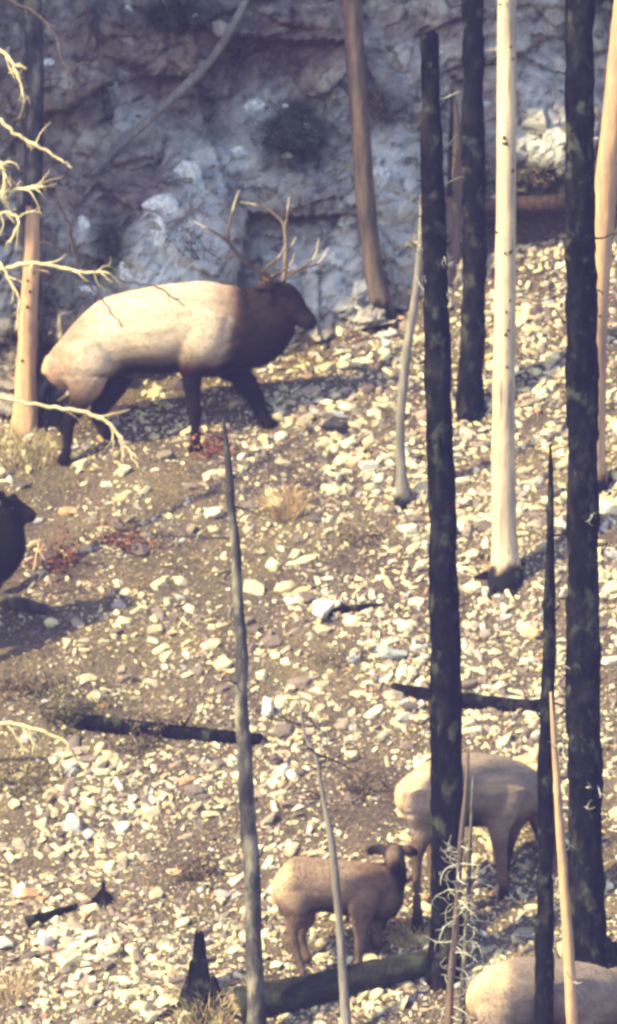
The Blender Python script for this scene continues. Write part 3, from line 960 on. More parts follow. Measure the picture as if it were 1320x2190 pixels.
stump('charred_stump', 'rounded charred stump behind the bull elk hind legs', (110, 893), 95, 84, M['char'], 43, 4, 0.8)
stump('mossy_stump', 'dark mossy stump at the right edge above the lowest elk', (1290, 2060), 170, 84, M['mossy'], 44, 5, 1.0)

# ------------------------------------------------------------------ elk
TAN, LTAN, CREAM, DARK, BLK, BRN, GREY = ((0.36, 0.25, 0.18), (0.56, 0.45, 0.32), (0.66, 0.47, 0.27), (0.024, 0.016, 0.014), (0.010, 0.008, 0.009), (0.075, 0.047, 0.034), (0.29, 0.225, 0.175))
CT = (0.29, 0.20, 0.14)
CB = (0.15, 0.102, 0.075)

def elk(name, label, y0, chains, ground_legs=(), eye=None, voxel=0.016, mane=None):
    """chains: list of dict(pts=[(px,py,d,halfwidth_m,halfheight_px,top,bottom)], lat=vector)"""
    me_v = MB()
    cols = []
    for ci, ch in enumerate(chains):
        rows = []
        for (px, py, d, hw, hh, ct, cb) in ch['pts']:
            p = P(px, py, y0 + d)
            rows.append((p.x, p.y, p.z, hw, hh / PPM * (DIST + y0) / DIST, *ct, *cb))
        if ch.get('foot'):
            l = rows[-1]
            zg = ground(l[0], l[1]) + 0.015
            dz = zg - l[2]
            n = len(rows); k0 = ch.get('rigid', 3)
            for i in range(k0, n):
                t = (i - k0 + 1) / (n - k0)
                r_ = list(rows[i]); r_[2] += dz * t; rows[i] = tuple(r_)
        A = catmull(rows, 5)
        n = len(A); S = 18
        lat0 = Vector(ch.get('lat', (0, 1, 0)))
        V = []; F = []
        for i in range(n):
            p = Vector(A[i][:3])
            t = Vector(A[min(n - 1, i + 1)][:3]) - Vector(A[max(0, i - 1)][:3])
            t.normalize()
            u = (lat0 - t * lat0.dot(t)).normalized()
            v = t.cross(u)
            if ch.get('vert'): u = lat0.normalized(); v = Vector((0, 0, 1))
            if v.z < 0 or (abs(v.z) < 0.2 and v.x < 0 and ch.get('foot')): v = -v
            hw, hh = max(0.004, A[i][3]), max(0.004, A[i][4])
            for k in range(S):
                a = 2 * math.pi * k / S
                ca, sa = math.cos(a), math.sin(a)
                V.append(p + u * hw * ca * (1 - (0.30 * max(0, sa) ** 1.5 if ci == 0 else 0)) + v * hh * sa)
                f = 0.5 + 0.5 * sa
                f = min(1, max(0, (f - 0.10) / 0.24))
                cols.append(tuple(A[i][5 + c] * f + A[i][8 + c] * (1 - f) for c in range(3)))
        for i in range(n - 1):
            for k in range(S):
                k2 = (k + 1) % S
                F.append((i * S + k, i * S + k2, (i + 1) * S + k2, (i + 1) * S + k))
        F.append(tuple(range(S))); F.append(tuple(range((n - 1) * S, n * S)))
        me_v.add(V, F)
    src = bpy.data.meshes.new('tmp'); src.from_pydata(me_v.v, [], me_v.f)
    bm = bmesh.new(); bm.from_mesh(src); bmesh.ops.recalc_face_normals(bm, faces=bm.faces); bm.to_mesh(src); bm.free()
    tmp = bpy.data.objects.new('tmp', src); COL.objects.link(tmp)
    md = tmp.modifiers.new('r', 'REMESH'); md.mode = 'VOXEL'; md.voxel_size = voxel; md.use_smooth_shade = True
    sm = tmp.modifiers.new('s', 'SMOOTH'); sm.factor = 0.5; sm.iterations = 4
    dg = bpy.context.evaluated_depsgraph_get()
    me = bpy.data.meshes.new_from_object(tmp.evaluated_get(dg))
    bpy.data.objects.remove(tmp)
    me.name = 'body'
    kd = kdtree.KDTree(len(me_v.v))
    for i, v in enumerate(me_v.v): kd.insert(v, i)
    kd.balance()
    ca = me.color_attributes.new('coat', 'FLOAT_COLOR', 'POINT')
    for i, v in enumerate(me.vertices):
        ws = 0; c = [0, 0, 0]
        for co, idx, dist in kd.find_n(v.co, 9):
            wt = 1 / (dist + 0.012) ** 2
            ws += wt
            for k in range(3): c[k] += cols[idx][k] * wt
        ca.data[i].color = (c[0] / ws, c[1] / ws, c[2] / ws, 1)
    me.polygons.foreach_set('use_smooth', [True] * len(me.polygons))
    me.materials.clear(); me.materials.append(M['coat'])
    f = chains[0]['pts'][len(chains[0]['pts']) // 2]
    bp_ = P(f[0], f[1], y0 + f[2])
    root = empty(name, (bp_.x, bp_.y, ground(bp_.x, bp_.y)), label, 'elk', 'elk herd')
    body = link('body', me, root)
    # short hair standing off the skin
    rr = np.random.default_rng(5)
    nv = len(me.vertices)
    co = np.empty(nv * 3, np.float32); me.vertices.foreach_get('co', co); co = co.reshape(-1, 3)
    no = np.empty(nv * 3, np.float32); me.vertices.foreach_get('normal', no); no = no.reshape(-1, 3)
    cl = np.empty(nv * 4, np.float32); ca.data.foreach_get('color', cl); cl = cl.reshape(-1, 4)
    idx = rr.integers(0, nv, 26000)
    p = co[idx] + rr.normal(0, 0.006, (len(idx), 3)); n_ = no[idx]
    fl = np.array([-0.55, 0, -0.75]) + rr.normal(0, 0.25, (len(idx), 3))
    fl = fl - n_ * np.sum(fl * n_, 1, keepdims=True)
    fl /= np.linalg.norm(fl, axis=1, keepdims=True) + 1e-6
    dr = fl + n_ * rr.uniform(0.10, 0.45, (len(idx), 1))
    sd = np.cross(fl, n_) * 0.004
    dk = (cl[idx, :3].sum(1) < 0.12)
    L = np.where(dk, rr.uniform(0.02, 0.055, len(idx)), rr.uniform(0.012, 0.032, len(idx)))[:, None]
    if mane:
        kq = (DIST + p[:, 1]) / DIST / PPM
        mx, my = 660 + p[:, 0] / kq, 1095 - p[:, 2] / kq
        on = (mx > mane[0]) & (mx < mane[1]) & (my > mane[2])
        L[on] = rr.uniform(0.05, 0.12, (on.sum(), 1)); sd[on] *= 1.6
    p = p - n_ * 0.004
    V = np.stack([p - sd, p + sd, p + dr * L], 1).reshape(-1, 3)
    hm = bpy.data.meshes.new('hair')
    hm.from_pydata(V.tolist(), [], np.arange(len(V)).reshape(-1, 3).tolist())
    hc = hm.color_attributes.new('coat', 'FLOAT_COLOR', 'POINT')
    hc.data.foreach_set('color', np.repeat(cl[idx], 3, axis=0).ravel())
    hm.polygons.foreach_set('use_smooth', [True] * len(hm.polygons))
    hm.normals_split_custom_set_from_vertices(np.repeat(n_, 3, axis=0).tolist())
    hm.materials.append(M['coat'])
    link('hair', hm, root)['kind'] = 'stuff'
    if eye:
        for (px, py, d) in eye:
            p = P(px, py, y0 + d)
            m_ = MB()
            tube(m_, [(p.x, p.y - 0.012, p.z, 0.004), (p.x, p.y - 0.009, p.z, 0.011), (p.x, p.y, p.z, 0.015), (p.x, p.y + 0.009, p.z, 0.011), (p.x, p.y + 0.014, p.z, 0.004)], 10)
            m_.build('eye', M['eye'], root)
    return root

def T(x, t, b, d, hw, ct, cb):       # torso station from top and bottom outline
    return (x, (t + b) / 2, d, hw, (b - t) / 2, ct, cb)

# --- bull
YB = (G(150, 1002).y + G(415, 962).y) / 2 + 0.16
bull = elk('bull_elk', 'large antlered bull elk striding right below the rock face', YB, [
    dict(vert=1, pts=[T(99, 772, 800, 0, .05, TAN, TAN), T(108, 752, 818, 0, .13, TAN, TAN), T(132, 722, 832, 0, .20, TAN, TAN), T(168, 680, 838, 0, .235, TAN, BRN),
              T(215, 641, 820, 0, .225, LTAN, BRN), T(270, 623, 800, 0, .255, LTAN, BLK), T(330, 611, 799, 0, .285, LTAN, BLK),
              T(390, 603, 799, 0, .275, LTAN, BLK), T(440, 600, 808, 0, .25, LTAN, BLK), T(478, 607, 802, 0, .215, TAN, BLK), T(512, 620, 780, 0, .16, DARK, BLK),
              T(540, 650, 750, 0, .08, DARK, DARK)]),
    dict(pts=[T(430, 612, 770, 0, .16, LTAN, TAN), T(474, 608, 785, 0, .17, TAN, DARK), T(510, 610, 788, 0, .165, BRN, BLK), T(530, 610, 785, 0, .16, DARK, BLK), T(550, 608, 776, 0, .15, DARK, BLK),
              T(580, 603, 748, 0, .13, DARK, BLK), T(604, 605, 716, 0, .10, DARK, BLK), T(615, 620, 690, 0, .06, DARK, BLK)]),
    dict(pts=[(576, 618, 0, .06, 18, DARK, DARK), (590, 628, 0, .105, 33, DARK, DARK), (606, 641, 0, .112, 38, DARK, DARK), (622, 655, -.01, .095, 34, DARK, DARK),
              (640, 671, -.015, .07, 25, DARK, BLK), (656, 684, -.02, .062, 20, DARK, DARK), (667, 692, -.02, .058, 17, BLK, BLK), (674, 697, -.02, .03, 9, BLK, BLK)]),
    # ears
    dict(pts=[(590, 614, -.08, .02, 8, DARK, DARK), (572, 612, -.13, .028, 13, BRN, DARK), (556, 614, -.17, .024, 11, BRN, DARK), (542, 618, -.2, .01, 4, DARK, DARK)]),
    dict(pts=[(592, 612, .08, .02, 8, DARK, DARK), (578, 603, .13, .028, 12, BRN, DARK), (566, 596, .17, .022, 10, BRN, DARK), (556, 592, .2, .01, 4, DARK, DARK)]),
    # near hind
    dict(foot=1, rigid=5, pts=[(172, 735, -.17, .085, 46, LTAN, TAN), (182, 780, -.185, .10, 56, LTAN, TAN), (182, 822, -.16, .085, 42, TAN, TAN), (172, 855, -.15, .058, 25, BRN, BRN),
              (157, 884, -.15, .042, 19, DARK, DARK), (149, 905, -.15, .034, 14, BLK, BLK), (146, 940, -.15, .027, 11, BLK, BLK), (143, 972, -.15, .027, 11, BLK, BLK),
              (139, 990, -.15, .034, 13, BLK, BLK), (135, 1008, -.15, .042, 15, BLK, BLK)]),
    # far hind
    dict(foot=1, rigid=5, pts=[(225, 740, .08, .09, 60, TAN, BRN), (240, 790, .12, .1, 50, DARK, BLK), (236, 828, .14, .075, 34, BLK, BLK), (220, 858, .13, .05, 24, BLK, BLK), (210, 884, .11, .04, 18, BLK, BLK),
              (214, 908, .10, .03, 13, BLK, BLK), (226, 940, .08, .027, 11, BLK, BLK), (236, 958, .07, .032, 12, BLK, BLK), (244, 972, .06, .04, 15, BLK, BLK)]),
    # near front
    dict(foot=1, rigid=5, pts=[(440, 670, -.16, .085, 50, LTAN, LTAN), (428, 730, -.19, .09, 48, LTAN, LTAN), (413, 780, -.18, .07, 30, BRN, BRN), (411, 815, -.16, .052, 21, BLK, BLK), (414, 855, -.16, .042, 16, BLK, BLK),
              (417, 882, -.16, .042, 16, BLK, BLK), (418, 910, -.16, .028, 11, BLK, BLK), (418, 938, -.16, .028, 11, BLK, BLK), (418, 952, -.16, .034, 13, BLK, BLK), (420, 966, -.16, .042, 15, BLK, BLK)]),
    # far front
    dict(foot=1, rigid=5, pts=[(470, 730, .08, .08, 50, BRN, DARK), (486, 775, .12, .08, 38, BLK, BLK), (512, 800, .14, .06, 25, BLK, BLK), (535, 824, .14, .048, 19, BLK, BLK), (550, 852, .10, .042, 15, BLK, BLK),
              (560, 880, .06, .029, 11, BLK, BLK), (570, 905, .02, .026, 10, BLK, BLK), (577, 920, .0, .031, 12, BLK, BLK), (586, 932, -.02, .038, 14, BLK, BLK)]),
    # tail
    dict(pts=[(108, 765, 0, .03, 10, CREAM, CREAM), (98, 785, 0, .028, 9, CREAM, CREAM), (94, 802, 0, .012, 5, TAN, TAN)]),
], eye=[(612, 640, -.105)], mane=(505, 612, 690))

def antler(root, y0, beam, tines):
    m_ = MB()
    def rows(pts):
        out = []
        for px, py, d, r in pts:
            p = P(px, py, y0 + d); out.append((p.x, p.y, p.z, r))
        return catmull(out, 5)
    tube(m_, rows(beam), 9, 0.1, 20)
    ant = m_.build('antler', M['antler'], root)
    for t in tines:
        R = rows(t); k = int(len(R) * 0.6)
        m_ = MB(); tube(m_, R[:k + 1], 8, 0.08, 20); m_.build('tine', M['antler'], ant)
        m_ = MB(); tube(m_, R[k:], 8, 0.05, 20); m_.build('tine_tip', M['antler_tip'], ant)
    return ant
antler(bull, YB, [(592, 604, -.05, .026), (575, 590, -.12, .025), (552, 579, -.2, .023), (528, 563, -.28, .021), (505, 540, -.34, .02), (488, 518, -.38, .019), (478, 507, -.4, .017)],
       [[(480, 509, -.4, .016), (458, 496, -.42, .013), (438, 486, -.42, .010), (415, 474, -.41, .004)],
        [(485, 513, -.39, .015), (491, 480, -.40, .012), (499, 446, -.40, .010), (511, 406, -.38, .004)],
        [(560, 582, -.18, .014), (578, 566, -.26, .012), (598, 548, -.32, .009), (612, 520, -.34, .004)],
        [(578, 592, -.12, .014), (600, 582, -.2, .012), (622, 566, -.26, .009), (630, 540, -.28, .004)]])
antler(bull, YB, [(606, 604, .05, .026), (609, 580, .12, .024), (611, 548, .2, .022), (611, 512, .28, .020), (607, 480, .34, .018), (592, 462, .38, .015)],
       [[(594, 464, .38, .014), (572, 447, .4, .011), (545, 438, .4, .009), (515, 432, .39, .004)],
        [(609, 490, .32, .014), (614, 465, .34, .012), (616, 445, .35, .009), (619, 420, .35, .004)],
        [(610, 596, .08, .015), (640, 576, .14, .013), (672, 552, .18, .010), (682, 510, .2, .004)],
        [(609, 586, .1, .015), (650, 574, .18, .012), (684, 560, .24, .010), (703, 528, .26, .004)],
        [(611, 545, .2, .013), (622, 530, .26, .010), (634, 505, .3, .004)]])

# --- cow behind the broken charred trunk, grazing
YA = G(1075, 1945).y + 0.1
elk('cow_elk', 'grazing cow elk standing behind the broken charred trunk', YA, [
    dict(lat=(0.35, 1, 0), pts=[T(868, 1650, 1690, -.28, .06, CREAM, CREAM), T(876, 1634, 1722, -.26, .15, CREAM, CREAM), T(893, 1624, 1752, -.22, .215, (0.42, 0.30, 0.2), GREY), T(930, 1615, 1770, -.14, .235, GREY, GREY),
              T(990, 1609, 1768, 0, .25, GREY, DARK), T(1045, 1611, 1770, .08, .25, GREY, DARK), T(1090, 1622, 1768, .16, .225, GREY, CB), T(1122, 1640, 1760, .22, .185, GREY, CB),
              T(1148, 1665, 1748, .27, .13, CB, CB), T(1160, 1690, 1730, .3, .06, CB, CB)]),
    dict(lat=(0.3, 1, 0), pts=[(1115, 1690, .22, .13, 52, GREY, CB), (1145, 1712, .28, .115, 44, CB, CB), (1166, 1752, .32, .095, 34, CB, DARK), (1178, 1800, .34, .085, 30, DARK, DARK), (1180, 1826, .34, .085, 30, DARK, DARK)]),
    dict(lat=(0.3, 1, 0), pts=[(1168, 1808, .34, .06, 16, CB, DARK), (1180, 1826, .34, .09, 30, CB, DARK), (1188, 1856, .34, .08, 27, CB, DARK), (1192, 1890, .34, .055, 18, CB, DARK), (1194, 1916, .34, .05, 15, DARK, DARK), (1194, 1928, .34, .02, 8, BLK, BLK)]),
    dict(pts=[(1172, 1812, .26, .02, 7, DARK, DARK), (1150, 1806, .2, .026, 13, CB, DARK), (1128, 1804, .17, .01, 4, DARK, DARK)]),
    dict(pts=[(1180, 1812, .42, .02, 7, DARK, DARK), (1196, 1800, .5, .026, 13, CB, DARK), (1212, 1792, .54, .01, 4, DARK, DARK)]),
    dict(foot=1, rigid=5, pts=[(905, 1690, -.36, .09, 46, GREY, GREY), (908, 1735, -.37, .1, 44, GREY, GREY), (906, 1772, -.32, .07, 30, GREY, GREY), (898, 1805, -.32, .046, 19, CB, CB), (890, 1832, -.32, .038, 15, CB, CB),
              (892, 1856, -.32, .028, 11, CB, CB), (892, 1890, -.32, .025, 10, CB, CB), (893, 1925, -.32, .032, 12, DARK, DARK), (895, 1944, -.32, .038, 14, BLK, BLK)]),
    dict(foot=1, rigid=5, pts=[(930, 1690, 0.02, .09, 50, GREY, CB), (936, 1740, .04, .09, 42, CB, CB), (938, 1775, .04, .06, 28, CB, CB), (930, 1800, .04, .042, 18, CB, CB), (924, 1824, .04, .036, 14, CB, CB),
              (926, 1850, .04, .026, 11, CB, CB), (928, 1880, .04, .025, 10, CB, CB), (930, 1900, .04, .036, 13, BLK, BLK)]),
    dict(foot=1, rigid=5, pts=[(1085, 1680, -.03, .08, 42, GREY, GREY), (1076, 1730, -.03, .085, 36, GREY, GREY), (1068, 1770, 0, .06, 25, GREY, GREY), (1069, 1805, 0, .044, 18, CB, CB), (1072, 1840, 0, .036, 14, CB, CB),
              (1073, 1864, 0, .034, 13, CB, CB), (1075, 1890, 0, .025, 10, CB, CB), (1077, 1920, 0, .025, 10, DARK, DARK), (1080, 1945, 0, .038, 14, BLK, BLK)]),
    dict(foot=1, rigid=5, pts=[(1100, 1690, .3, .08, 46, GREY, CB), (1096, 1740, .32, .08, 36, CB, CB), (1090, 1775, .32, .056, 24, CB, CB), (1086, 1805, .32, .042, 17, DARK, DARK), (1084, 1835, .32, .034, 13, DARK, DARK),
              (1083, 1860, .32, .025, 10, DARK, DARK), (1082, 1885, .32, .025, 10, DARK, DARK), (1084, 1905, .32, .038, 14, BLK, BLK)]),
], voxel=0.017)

# --- calf, head turned to the camera
YK = G(700, 2095).y + 0.1
RED = (0.27, 0.165, 0.10)
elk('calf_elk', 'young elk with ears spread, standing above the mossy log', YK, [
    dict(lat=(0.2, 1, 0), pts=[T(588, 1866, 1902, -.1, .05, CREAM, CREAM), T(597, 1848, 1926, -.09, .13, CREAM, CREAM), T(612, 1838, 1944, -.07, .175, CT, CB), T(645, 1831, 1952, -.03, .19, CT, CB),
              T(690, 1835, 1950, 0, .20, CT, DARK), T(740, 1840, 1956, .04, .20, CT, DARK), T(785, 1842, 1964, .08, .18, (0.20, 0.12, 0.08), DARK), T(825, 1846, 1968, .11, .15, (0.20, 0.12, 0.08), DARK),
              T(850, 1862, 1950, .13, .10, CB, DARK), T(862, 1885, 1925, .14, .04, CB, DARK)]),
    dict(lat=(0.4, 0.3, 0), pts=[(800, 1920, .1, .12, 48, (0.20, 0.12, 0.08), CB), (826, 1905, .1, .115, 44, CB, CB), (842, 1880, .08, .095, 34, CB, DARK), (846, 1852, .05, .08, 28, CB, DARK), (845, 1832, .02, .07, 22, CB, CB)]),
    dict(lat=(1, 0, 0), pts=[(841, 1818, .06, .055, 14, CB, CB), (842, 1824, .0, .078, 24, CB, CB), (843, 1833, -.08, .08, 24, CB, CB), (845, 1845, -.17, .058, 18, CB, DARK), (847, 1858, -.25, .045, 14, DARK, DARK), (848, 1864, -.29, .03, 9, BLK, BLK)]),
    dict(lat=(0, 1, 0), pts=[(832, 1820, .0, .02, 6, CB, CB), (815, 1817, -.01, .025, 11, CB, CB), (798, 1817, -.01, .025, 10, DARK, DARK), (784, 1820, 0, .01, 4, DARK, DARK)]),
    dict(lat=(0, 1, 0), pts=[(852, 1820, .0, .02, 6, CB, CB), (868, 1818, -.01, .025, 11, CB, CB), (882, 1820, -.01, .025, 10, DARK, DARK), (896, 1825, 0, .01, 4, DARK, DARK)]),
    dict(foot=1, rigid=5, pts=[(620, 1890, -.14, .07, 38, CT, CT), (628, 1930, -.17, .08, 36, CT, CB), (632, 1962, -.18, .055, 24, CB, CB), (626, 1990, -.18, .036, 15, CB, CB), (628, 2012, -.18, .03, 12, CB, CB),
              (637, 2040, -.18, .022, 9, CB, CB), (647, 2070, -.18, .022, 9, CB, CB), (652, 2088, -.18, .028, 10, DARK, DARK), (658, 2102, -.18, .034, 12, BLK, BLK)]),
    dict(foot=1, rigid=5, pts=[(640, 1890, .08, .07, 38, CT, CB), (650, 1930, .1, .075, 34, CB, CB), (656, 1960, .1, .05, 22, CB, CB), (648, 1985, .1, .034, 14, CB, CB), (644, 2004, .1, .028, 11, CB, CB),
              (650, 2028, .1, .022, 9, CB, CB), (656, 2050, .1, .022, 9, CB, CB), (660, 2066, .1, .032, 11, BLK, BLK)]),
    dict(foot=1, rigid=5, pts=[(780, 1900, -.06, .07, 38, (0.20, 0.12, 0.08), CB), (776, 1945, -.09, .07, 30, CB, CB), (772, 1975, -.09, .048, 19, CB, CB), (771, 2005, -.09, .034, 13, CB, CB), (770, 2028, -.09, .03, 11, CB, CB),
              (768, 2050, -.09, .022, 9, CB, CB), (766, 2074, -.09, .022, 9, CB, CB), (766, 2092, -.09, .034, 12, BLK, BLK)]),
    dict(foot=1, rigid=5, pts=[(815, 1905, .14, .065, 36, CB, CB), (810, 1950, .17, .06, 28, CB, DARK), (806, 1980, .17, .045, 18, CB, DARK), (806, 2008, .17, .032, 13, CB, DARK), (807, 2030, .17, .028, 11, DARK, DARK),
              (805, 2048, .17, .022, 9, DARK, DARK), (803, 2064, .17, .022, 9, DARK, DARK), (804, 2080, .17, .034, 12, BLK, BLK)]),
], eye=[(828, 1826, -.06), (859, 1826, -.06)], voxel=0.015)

# --- cow at the lower right corner, only its back in view
YC = G(1120, 2385).y + 0.1
def leg(px, top, bot, d, hw=.09, w0=50):
    h = bot - top
    return dict(foot=1, rigid=5, pts=[(px, top, d, hw, w0, GREY, GREY), (px + 2, top + h * .2, d, hw, w0 * .85, GREY, GREY), (px, top + h * .36, d, hw * .7, w0 * .55, GREY, CB),
                (px - 6, top + h * .5, d, .045, 18, CB, CB), (px - 8, top + h * .62, d, .036, 14, CB, CB), (px - 5, top + h * .74, d, .027, 11, CB, CB),
                (px - 3, top + h * .88, d, .026, 10, CB, CB), (px, bot, d, .038, 14, BLK, BLK)])
elk('cow_elk', 'cow elk at the lower right corner with pale rump, cut off below the back', YC, [
    dict(lat=(0.35, 1, 0), pts=[T(1012, 2085, 2126, -.28, .06, CREAM, CREAM), T(1024, 2068, 2158, -.26, .15, CREAM, CREAM), T(1048, 2056, 2190, -.2, .22, CREAM, GREY), T(1085, 2049, 2208, -.12, .245, GREY, GREY), T(1145, 2045, 2212, 0, .26, GREY, DARK),
              T(1205, 2051, 2214, .08, .26, GREY, DARK), T(1260, 2060, 2212, .16, .235, GREY, CB), T(1300, 2076, 2206, .22, .19, GREY, CB), T(1330, 2098, 2190, .27, .13, CB, CB), T(1345, 2120, 2170, .3, .06, CB, CB)]),
    dict(lat=(0.3, 1, 0), pts=[(1285, 2130, .2, .13, 55, GREY, CB), (1330, 2110, .28, .12, 46, CB, CB), (1370, 2085, .33, .095, 34, CB, DARK), (1400, 2060, .36, .08, 28, DARK, DARK)]),
    dict(lat=(0.2, 1, 0), pts=[(1388, 2040, .36, .06, 16, CB, CB), (1402, 2046, .36, .09, 30, CB, DARK), (1432, 2062, .36, .08, 26, CB, DARK), (1466, 2080, .36, .055, 18, CB, DARK), (1490, 2092, .36, .04, 12, BLK, BLK)]),
    leg(1060, 2120, 2390, -.3), leg(1090, 2120, 2350, .05), leg(1240, 2125, 2385, .0, .08, 44), leg(1275, 2130, 2345, .3, .08, 44)], voxel=0.02)

# --- dark elk at the left edge, only head and throat in view
YD = G(-120, 1420).y
def dleg(px, top, bot, d):
    l = leg(px, top, bot, d, .08, 44)
    l['pts'] = [(*p[:5], BLK, BLK) for p in l['pts']]
    return l
elk('dark_elk', 'very dark elk at the left edge showing only its head and throat', YD, [
    dict(pts=[T(-330, 1130, 1180, 0, .06, BRN, DARK), T(-315, 1112, 1230, 0, .18, BRN, DARK), T(-270, 1100, 1262, 0, .24, BRN, BLK), T(-200, 1100, 1270, 0, .25, BRN, BLK), T(-130, 1100, 1275, 0, .25, DARK, BLK), T(-70, 1105, 1272, 0, .22, DARK, BLK), T(-30, 1120, 1260, 0, .17, BLK, BLK), T(-8, 1150, 1230, 0, .08, BLK, BLK)]),
    dict(pts=[T(-70, 1110, 1270, 0, .18, DARK, BLK), T(-35, 1092, 1258, 0, .16, BLK, BLK), T(-8, 1075, 1225, 0, .14, BLK, BLK), T(12, 1068, 1172, 0, .11, BLK, BLK), T(26, 1070, 1130, 0, .07, BLK, BLK)]),
    dict(pts=[(0, 1080, 0, .06, 18, BLK, BLK), (14, 1088, 0, .1, 31, BLK, BLK), (30, 1094, 0, .095, 31, BLK, BLK), (48, 1099, 0, .07, 23, BLK, BLK), (62, 1102, 0, .06, 18, DARK, BLK), (72, 1104, 0, .05, 14, DARK, BLK), (77, 1105, 0, .02, 6, BLK, BLK)]),
    dict(pts=[(10, 1068, -.08, .02, 7, BLK, BLK), (0, 1058, -.13, .026, 12, BLK, BLK), (-14, 1052, -.17, .01, 4, BLK, BLK)]),
    dict(pts=[(18, 1070, .08, .02, 7, BLK, BLK), (28, 1064, .12, .026, 9, BLK, BLK), (38, 1064, .15, .01, 4, BLK, BLK)]),
    dleg(-270, 1190, 1430, -.15), dleg(-240, 1190, 1400, .14), dleg(-60, 1200, 1425, -.14), dleg(-30, 1200, 1395, .14)], voxel=0.02, eye=[(26, 1087, -.1)])

# ------------------------------------------------------------------ dead tree just outside the left edge, reaching in with pale branches
b = G(-82, 1320)
lt = empty('dead_tree', b, 'dead tree at the left edge whose pale sunlit bare branches reach into view', 'dead tree')
m_ = MB()
tube(m_, resample(px_chain([(-60, -120, 8), (-66, 100, 12), (-74, 700, 18), (-80, 1150, 22), (-82, 1320, 28)], b.y), 0.06), 16, 0.08, 10, 2)
m_.build('trunk', M['grey_wood'], lt)
def branch(pts, forks=6, mat='twig', seed=1, y=b.y, fl=(0.1, 0.3), dy=-0.15, droop=0.5, par=None):
    r = random.Random(seed)
    rows = []
    for i, (px, py, wp) in enumerate(pts):
        p = P(px, py, y + dy * i / len(pts))
        rows.append((p.x, p.y, p.z, wp / 2 / PPM))
    A = catmull(rows, 6)
    A[1:, :3] += np.random.default_rng(seed).normal(0, 0.006, (len(A) - 1, 3))
    mk = MB(); tube(mk, A, 7, 0.15, 25, seed)
    for i in range(forks):
        k = r.randrange(len(A) // 4, len(A))
        t = Vector(A[min(k, len(A) - 1)][:3]) - Vector(A[max(0, k - 2)][:3])
        d = t.normalized() + Vector((r.gauss(0, 0.5), r.gauss(0, 0.5), r.gauss(-0.2, 0.7)))
        rr = curl_twig(mk, Vector(A[k][:3]), d, r.uniform(*fl), max(0.0035, A[k][3] * 0.55), r, r.uniform(0.1, 1.5), 8, 5, droop)
        if r.random() < 0.6:
            z = rr[4]
            curl_twig(mk, Vector(z[:3]), d + Vector((r.gauss(0, 0.7), 0, r.gauss(0, 0.7))), r.uniform(0.06, 0.15), z[3] * 0.8, r, 2, 6, 4, droop)
    mk.build('branch', M[mat], par or lt)
branch([(-78, 820, 11), (0, 850, 9), (90, 868, 8), (175, 882, 9), (225, 900, 8), (255, 930, 6), (275, 965, 5), (300, 1005, 3)], 9, seed=2, fl=(0.15, 0.36))
branch([(-72, 590, 11), (0, 576, 10), (80, 564, 9), (140, 575, 8), (190, 582, 6), (240, 584, 4)], 8, seed=3, droop=1.0)
branch([(-70, 210, 9), (0, 258, 9), (40, 290, 7), (80, 312, 7), (120, 335, 5), (155, 358, 3)], 3, seed=4)
branch([(-68, 60, 10), (0, 105, 9), (25, 130, 7), (40, 165, 6), (52, 215, 3)], 9, seed=5)
branch([(-70, 430, 9), (0, 412, 8), (50, 402, 7), (95, 400, 7)], 10, seed=7, fl=(0.15, 0.4), droop=0.8)
branch([(95, 400, 7), (120, 430, 7), (145, 480, 7), (158, 540, 5), (165, 580, 3)], 3, mat='twig_dark', seed=8, dy=0.0)
branch([(-70, 340, 8), (-10, 345, 7), (10, 370, 6), (5, 430, 4)], 10, seed=9, fl=(0.1, 0.35))
branch([(-72, 640, 8), (-10, 560, 7), (20, 600, 6), (40, 640, 4), (36, 700, 3)], 6, seed=10)
branch([(-78, 1210, 7), (0, 1192, 6), (40, 1180, 5), (80, 1160, 4), (70, 1225, 2)], 3, seed=11)
branch([(-68, -40, 10), (60, 20, 8), (110, 60, 7), (135, 130, 5), (150, 190, 3)], 6, mat='twig_dark', seed=12, fl=(0.2, 0.45))
branch([(-70, 470, 8), (0, 455, 7), (40, 470, 6), (20, 520, 4)], 8, seed=13, fl=(0.1, 0.3))
b2 = G(-120, 1680)
lt2 = empty('dead_branch', b2, 'pale drooping bare branch arching in from the left edge below the olive bush', 'branch')
branch([(-120, 1690, 14), (-80, 1560, 12), (0, 1548, 10), (60, 1556, 9), (110, 1572, 7), (145, 1592, 5), (125, 1640, 3)], 7, seed=6, fl=(0.15, 0.35), droop=1.2, y=b2.y, par=lt2)

# dark twigs drooping in front of the bull's back, from the same side, and a dark dead branch on the rock
branch([(150, 575, 5), (190, 610, 5), (225, 650, 4), (262, 702, 3)], 0, mat='twig_dark', seed=15, dy=0)
branch([(190, 582, 5), (260, 600, 4), (320, 610, 4), (360, 628, 4), (395, 655, 2)], 2, mat='twig_dark', seed=16, dy=0, fl=(0.08, 0.16))

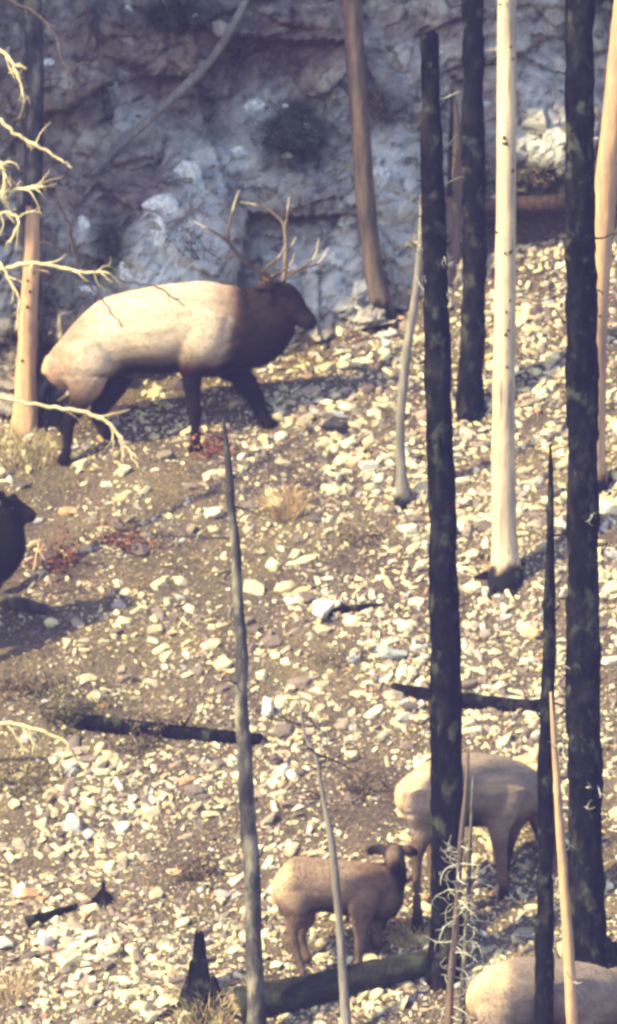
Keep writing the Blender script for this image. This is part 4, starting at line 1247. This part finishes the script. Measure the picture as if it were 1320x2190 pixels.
# ------------------------------------------------------------------ haze: violet air added to stand in for the veil of the lens
hb = MB()
X0, X1, Y0, Y1, Z0, Z1 = -62, 62, -84, 34, -64, 34
hb.add([(x, y, z) for x in (X0, X1) for y in (Y0, Y1) for z in (Z0, Z1)],
       [(0, 1, 3, 2), (4, 6, 7, 5), (0, 4, 5, 1), (2, 3, 7, 6), (0, 2, 6, 4), (1, 5, 7, 3)])
hmat = bpy.data.materials.new('haze'); hmat.use_nodes = True
hn = hmat.node_tree; hn.nodes.remove(hn.nodes['Principled BSDF'])
pv = hn.nodes.new('ShaderNodeVolumePrincipled')
pv.inputs['Color'].default_value = (0.40, 0.38, 1.0, 1)
pv.inputs['Density'].default_value = 0.0007
hn.links.new(pv.outputs[0], hn.nodes['Material Output'].inputs['Volume'])
hz = hb.build('haze', hmat, None, False)
tag(hz, 'faint violet haze added over the slope in place of a lens veil', 'haze', kind='stuff')

# ------------------------------------------------------------------ shrubs, grass
def tuft(name, label, px, py, wpx, hpx, mat, n, seed, cat='grass tuft', leaf=False, cliffside=False, lsize=0.02, spread=1.0):
    r = random.Random(seed)
    p = C(px, py) + Vector((0, -0.06, 0)) if cliffside else G(px, py)
    hm, wm = hpx / PPM, wpx / PPM / 2
    def gz(x, y): return p.z if cliffside else ground(x, y)
    if not leaf:
        mk = MB()
        for i in range(n):
            a = r.uniform(0, 6.28); rr = wm * 0.55 * math.sqrt(r.random())
            x, y = p.x + math.cos(a) * rr, p.y + math.sin(a) * rr
            z = gz(x, y) - 0.01
            L = hm * r.uniform(0.5, 1.1)
            lean = Vector((math.cos(a) * rr / wm + r.gauss(0, 0.35), math.sin(a) * rr / wm + r.gauss(0, 0.35), 1)).normalized()
            s = Vector((-lean.z, r.gauss(0, 0.4), lean.x)).normalized() * r.uniform(0.003, 0.006)
            p0 = Vector((x, y, z)); p1 = p0 + lean * L * 0.55; p2 = p1 + (lean + Vector((lean.x, lean.y, -0.5))).normalized() * L * 0.45
            mk.add([p0 - s, p0 + s, p1 + s * 0.8, p1 - s * 0.8, p2], [(0, 1, 2, 3), (3, 2, 4)])
        o = mk.build(name, mat, None, False)
        return tag(o, label, cat)
    root = empty(name, p, label, cat)
    st = MB(); lf = MB()
    ns = max(6, n // 30)
    for i in range(ns):
        a = r.uniform(0, 6.28)
        d = Vector((math.cos(a) * 0.8 * spread, math.sin(a) * 0.5 * spread, r.uniform(0.4, 1.0)))
        x = p.x + r.gauss(0, wm * 0.3); y = p.y + r.gauss(0, wm * 0.2)
        rows = curl_twig(st, Vector((x, y, gz(x, y) - 0.02)), d, hm * r.uniform(0.6, 1.2), 0.005, r, 0.9, 6, 4)
        for k in range(n // ns):
            q = Vector(rows[r.randrange(1, 7)][:3]) + Vector((r.gauss(0, 0.03), r.gauss(0, 0.03), r.gauss(0, 0.03)))
            u = Vector((r.gauss(0, 1), r.gauss(0, 1), r.gauss(0, 1))).normalized()
            v = u.orthogonal().normalized(); s = lsize * r.uniform(0.6, 1.4)
            nn = u.cross(v) * s * 0.25
            lf.add([q - u * s, q + v * s * 0.5 + nn, q + u * s, q - v * s * 0.5 + nn], [(0, 1, 2), (0, 2, 3)])
    st.build('stem', M['twig_dark'], root)
    o = lf.build('foliage', mat, root, False)
    o['kind'] = 'stuff'
    return root
tuft('grass_tuft', 'feathery tan grass tuft right of the thin grey trunk below the bull', 612, 1095, 110, 70, M['grass_tan'], 260, 1)
tuft('shrub', 'reddish brown tuft at the bull elk front hoof', 445, 976, 76, 60, M['red_leaf'], 420, 2, 'shrub', True, lsize=0.017)
tuft('shrub', 'low red-leaved shrub on bare soil left of the thin grey trunk', 265, 1165, 150, 60, M['red_leaf'], 460, 3, 'shrub', True, lsize=0.018)
tuft('shrub', 'dull red shrub beside the dark elk throat at left', 130, 1205, 180, 60, M['red_leaf'], 520, 4, 'shrub', True, lsize=0.018)
tuft('shrub', 'olive brown bush above the long charred log at left', 145, 1550, 120, 130, M['olive_leaf'], 1100, 5, 'shrub', True, lsize=0.016)
tuft('shrub', 'brown bare brush between the thin sapling and the grazing cow', 775, 1705, 100, 90, M['brown_leaf'], 420, 6, 'shrub', True, lsize=0.014)
tuft('shrub', 'dark brown brush at left below the charred log stub', 40, 1480, 150, 70, M['brown_leaf'], 500, 7, 'shrub', True, lsize=0.018)
tuft('shrub', 'low brown brush between the thin grey trunk and jagged charred stump', 420, 1880, 150, 70, M['brown_leaf'], 500, 8, 'shrub', True, lsize=0.016)
tuft('shrub', 'dark green bush growing high on the rock face', 630, 320, 130, 90, M['green_leaf'], 1500, 9, 'shrub', True, True, lsize=0.02)
tuft('shrub', 'small magenta-red plant just below the brown leaning trunk foot', 752, 728, 34, 44, M['red_leaf'], 90, 10, 'shrub', True, lsize=0.014)
tuft('shrub', 'low dark shrub on the slope right of the tan grass tuft', 770, 1165, 130, 44, M['brown_leaf'], 380, 11, 'shrub', True, lsize=0.014)
tuft('grass_tuft', 'yellow grass bank behind the bull elk hind hooves at the left edge', 60, 965, 200, 34, M['grass'], 420, 12)
tuft('grass_tuft', 'yellow grass under the bull elk chin', 640, 745, 150, 26, M['grass'], 280, 13)
tuft('grass_tuft', 'dry grass around the foot of the jagged charred stump', 440, 2170, 190, 60, M['grass'], 360, 14)
tuft('grass_tuft', 'dry grass patch right of the calf elk front legs', 880, 2010, 120, 50, M['grass'], 240, 15)
tuft('grass_tuft', 'thin dry grass at the lower left corner', 30, 2130, 90, 80, M['grass_tan'], 60, 16)

tuft('shrub', 'dark brush hugging the long charred log at left', 300, 1590, 240, 60, M['brown_leaf'], 700, 21, 'shrub', True, lsize=0.017)
tuft('shrub', 'brown brush at the left edge below the pale drooping branch', 40, 1680, 170, 70, M['olive_leaf'], 500, 22, 'shrub', True, lsize=0.016)
tuft('shrub', 'small dark brush right of the brightest white block', 730, 1420, 130, 60, M['brown_leaf'], 300, 23, 'shrub', True, lsize=0.014)
tuft('shrub', 'dark leafless brush at the left foot of the rock face', 215, 590, 80, 130, M['brown_leaf'], 220, 24, 'shrub', True, True, lsize=0.016)
tuft('shrub', 'purple-brown dead brush on the pale rock above the bull elk back', 420, 560, 140, 130, M['brown_leaf'], 260, 25, 'shrub', True, True, lsize=0.016)
tuft('shrub', 'dark brush at the top of the rock face left of the diagonal pole', 370, 60, 150, 80, M['green_leaf'], 500, 26, 'shrub', True, True, lsize=0.02)
tuft('shrub', 'brown brush on the rock face between the brown trunk and broken charred trunk', 830, 260, 90, 70, M['brown_leaf'], 300, 27, 'shrub', True, True, lsize=0.018)
tuft('shrub', 'dark brush on the rock just above the pale topped log', 1150, 405, 120, 60, M['brown_leaf'], 360, 28, 'shrub', True, True, lsize=0.018)
tuft('shrub', 'tan dry weeds on the rock face behind the bull antlers', 600, 470, 130, 90, M['grass_tan'], 160, 29, 'shrub', True, True, lsize=0.014)

# litter and thin grass all over the soil: nobody could count it
mk = MB()
r = random.Random(77)
c = 0
while c < 16000:
    px, py = r.uniform(-60, 1380), r.uniform(560, 2260)
    if py < np.interp(px, [b_[0] for b_ in base_px], [b_[1] for b_ in base_px]): continue
    if noise.noise(Vector((px * 0.01, py * 0.014, 9.2))) < r.uniform(-0.5, 0.3): continue
    p = G(px, py); c += 1
    n_ = gnormal(p.x, p.y)
    u = Vector((r.gauss(0, 1), r.gauss(0, 1), r.gauss(0, 0.5))).normalized()
    if r.random() < 0.6:
        v = n_.cross(u).normalized(); s = r.uniform(0.006, 0.018)
        q = p + n_ * 0.02
        mk.add([q - u * s, q + v * s * 0.6 + n_ * s * 0.5, q + u * s, q - v * s * 0.6 + n_ * s * 0.4], [(0, 1, 2), (0, 2, 3)])
    else:
        L = r.uniform(0.04, 0.17)
        d = (n_ * r.uniform(0.2, 0.9) + u * 0.8).normalized(); v = d.orthogonal().normalized() * 0.0035
        mk.add([p - v, p + v, p + d * L], [(0, 1, 2)])
lo = mk.build('leaf_litter', M['litter'], None, False)
tag(lo, 'fallen leaves and dry grass blades scattered over the soil', 'leaf litter', kind='stuff')
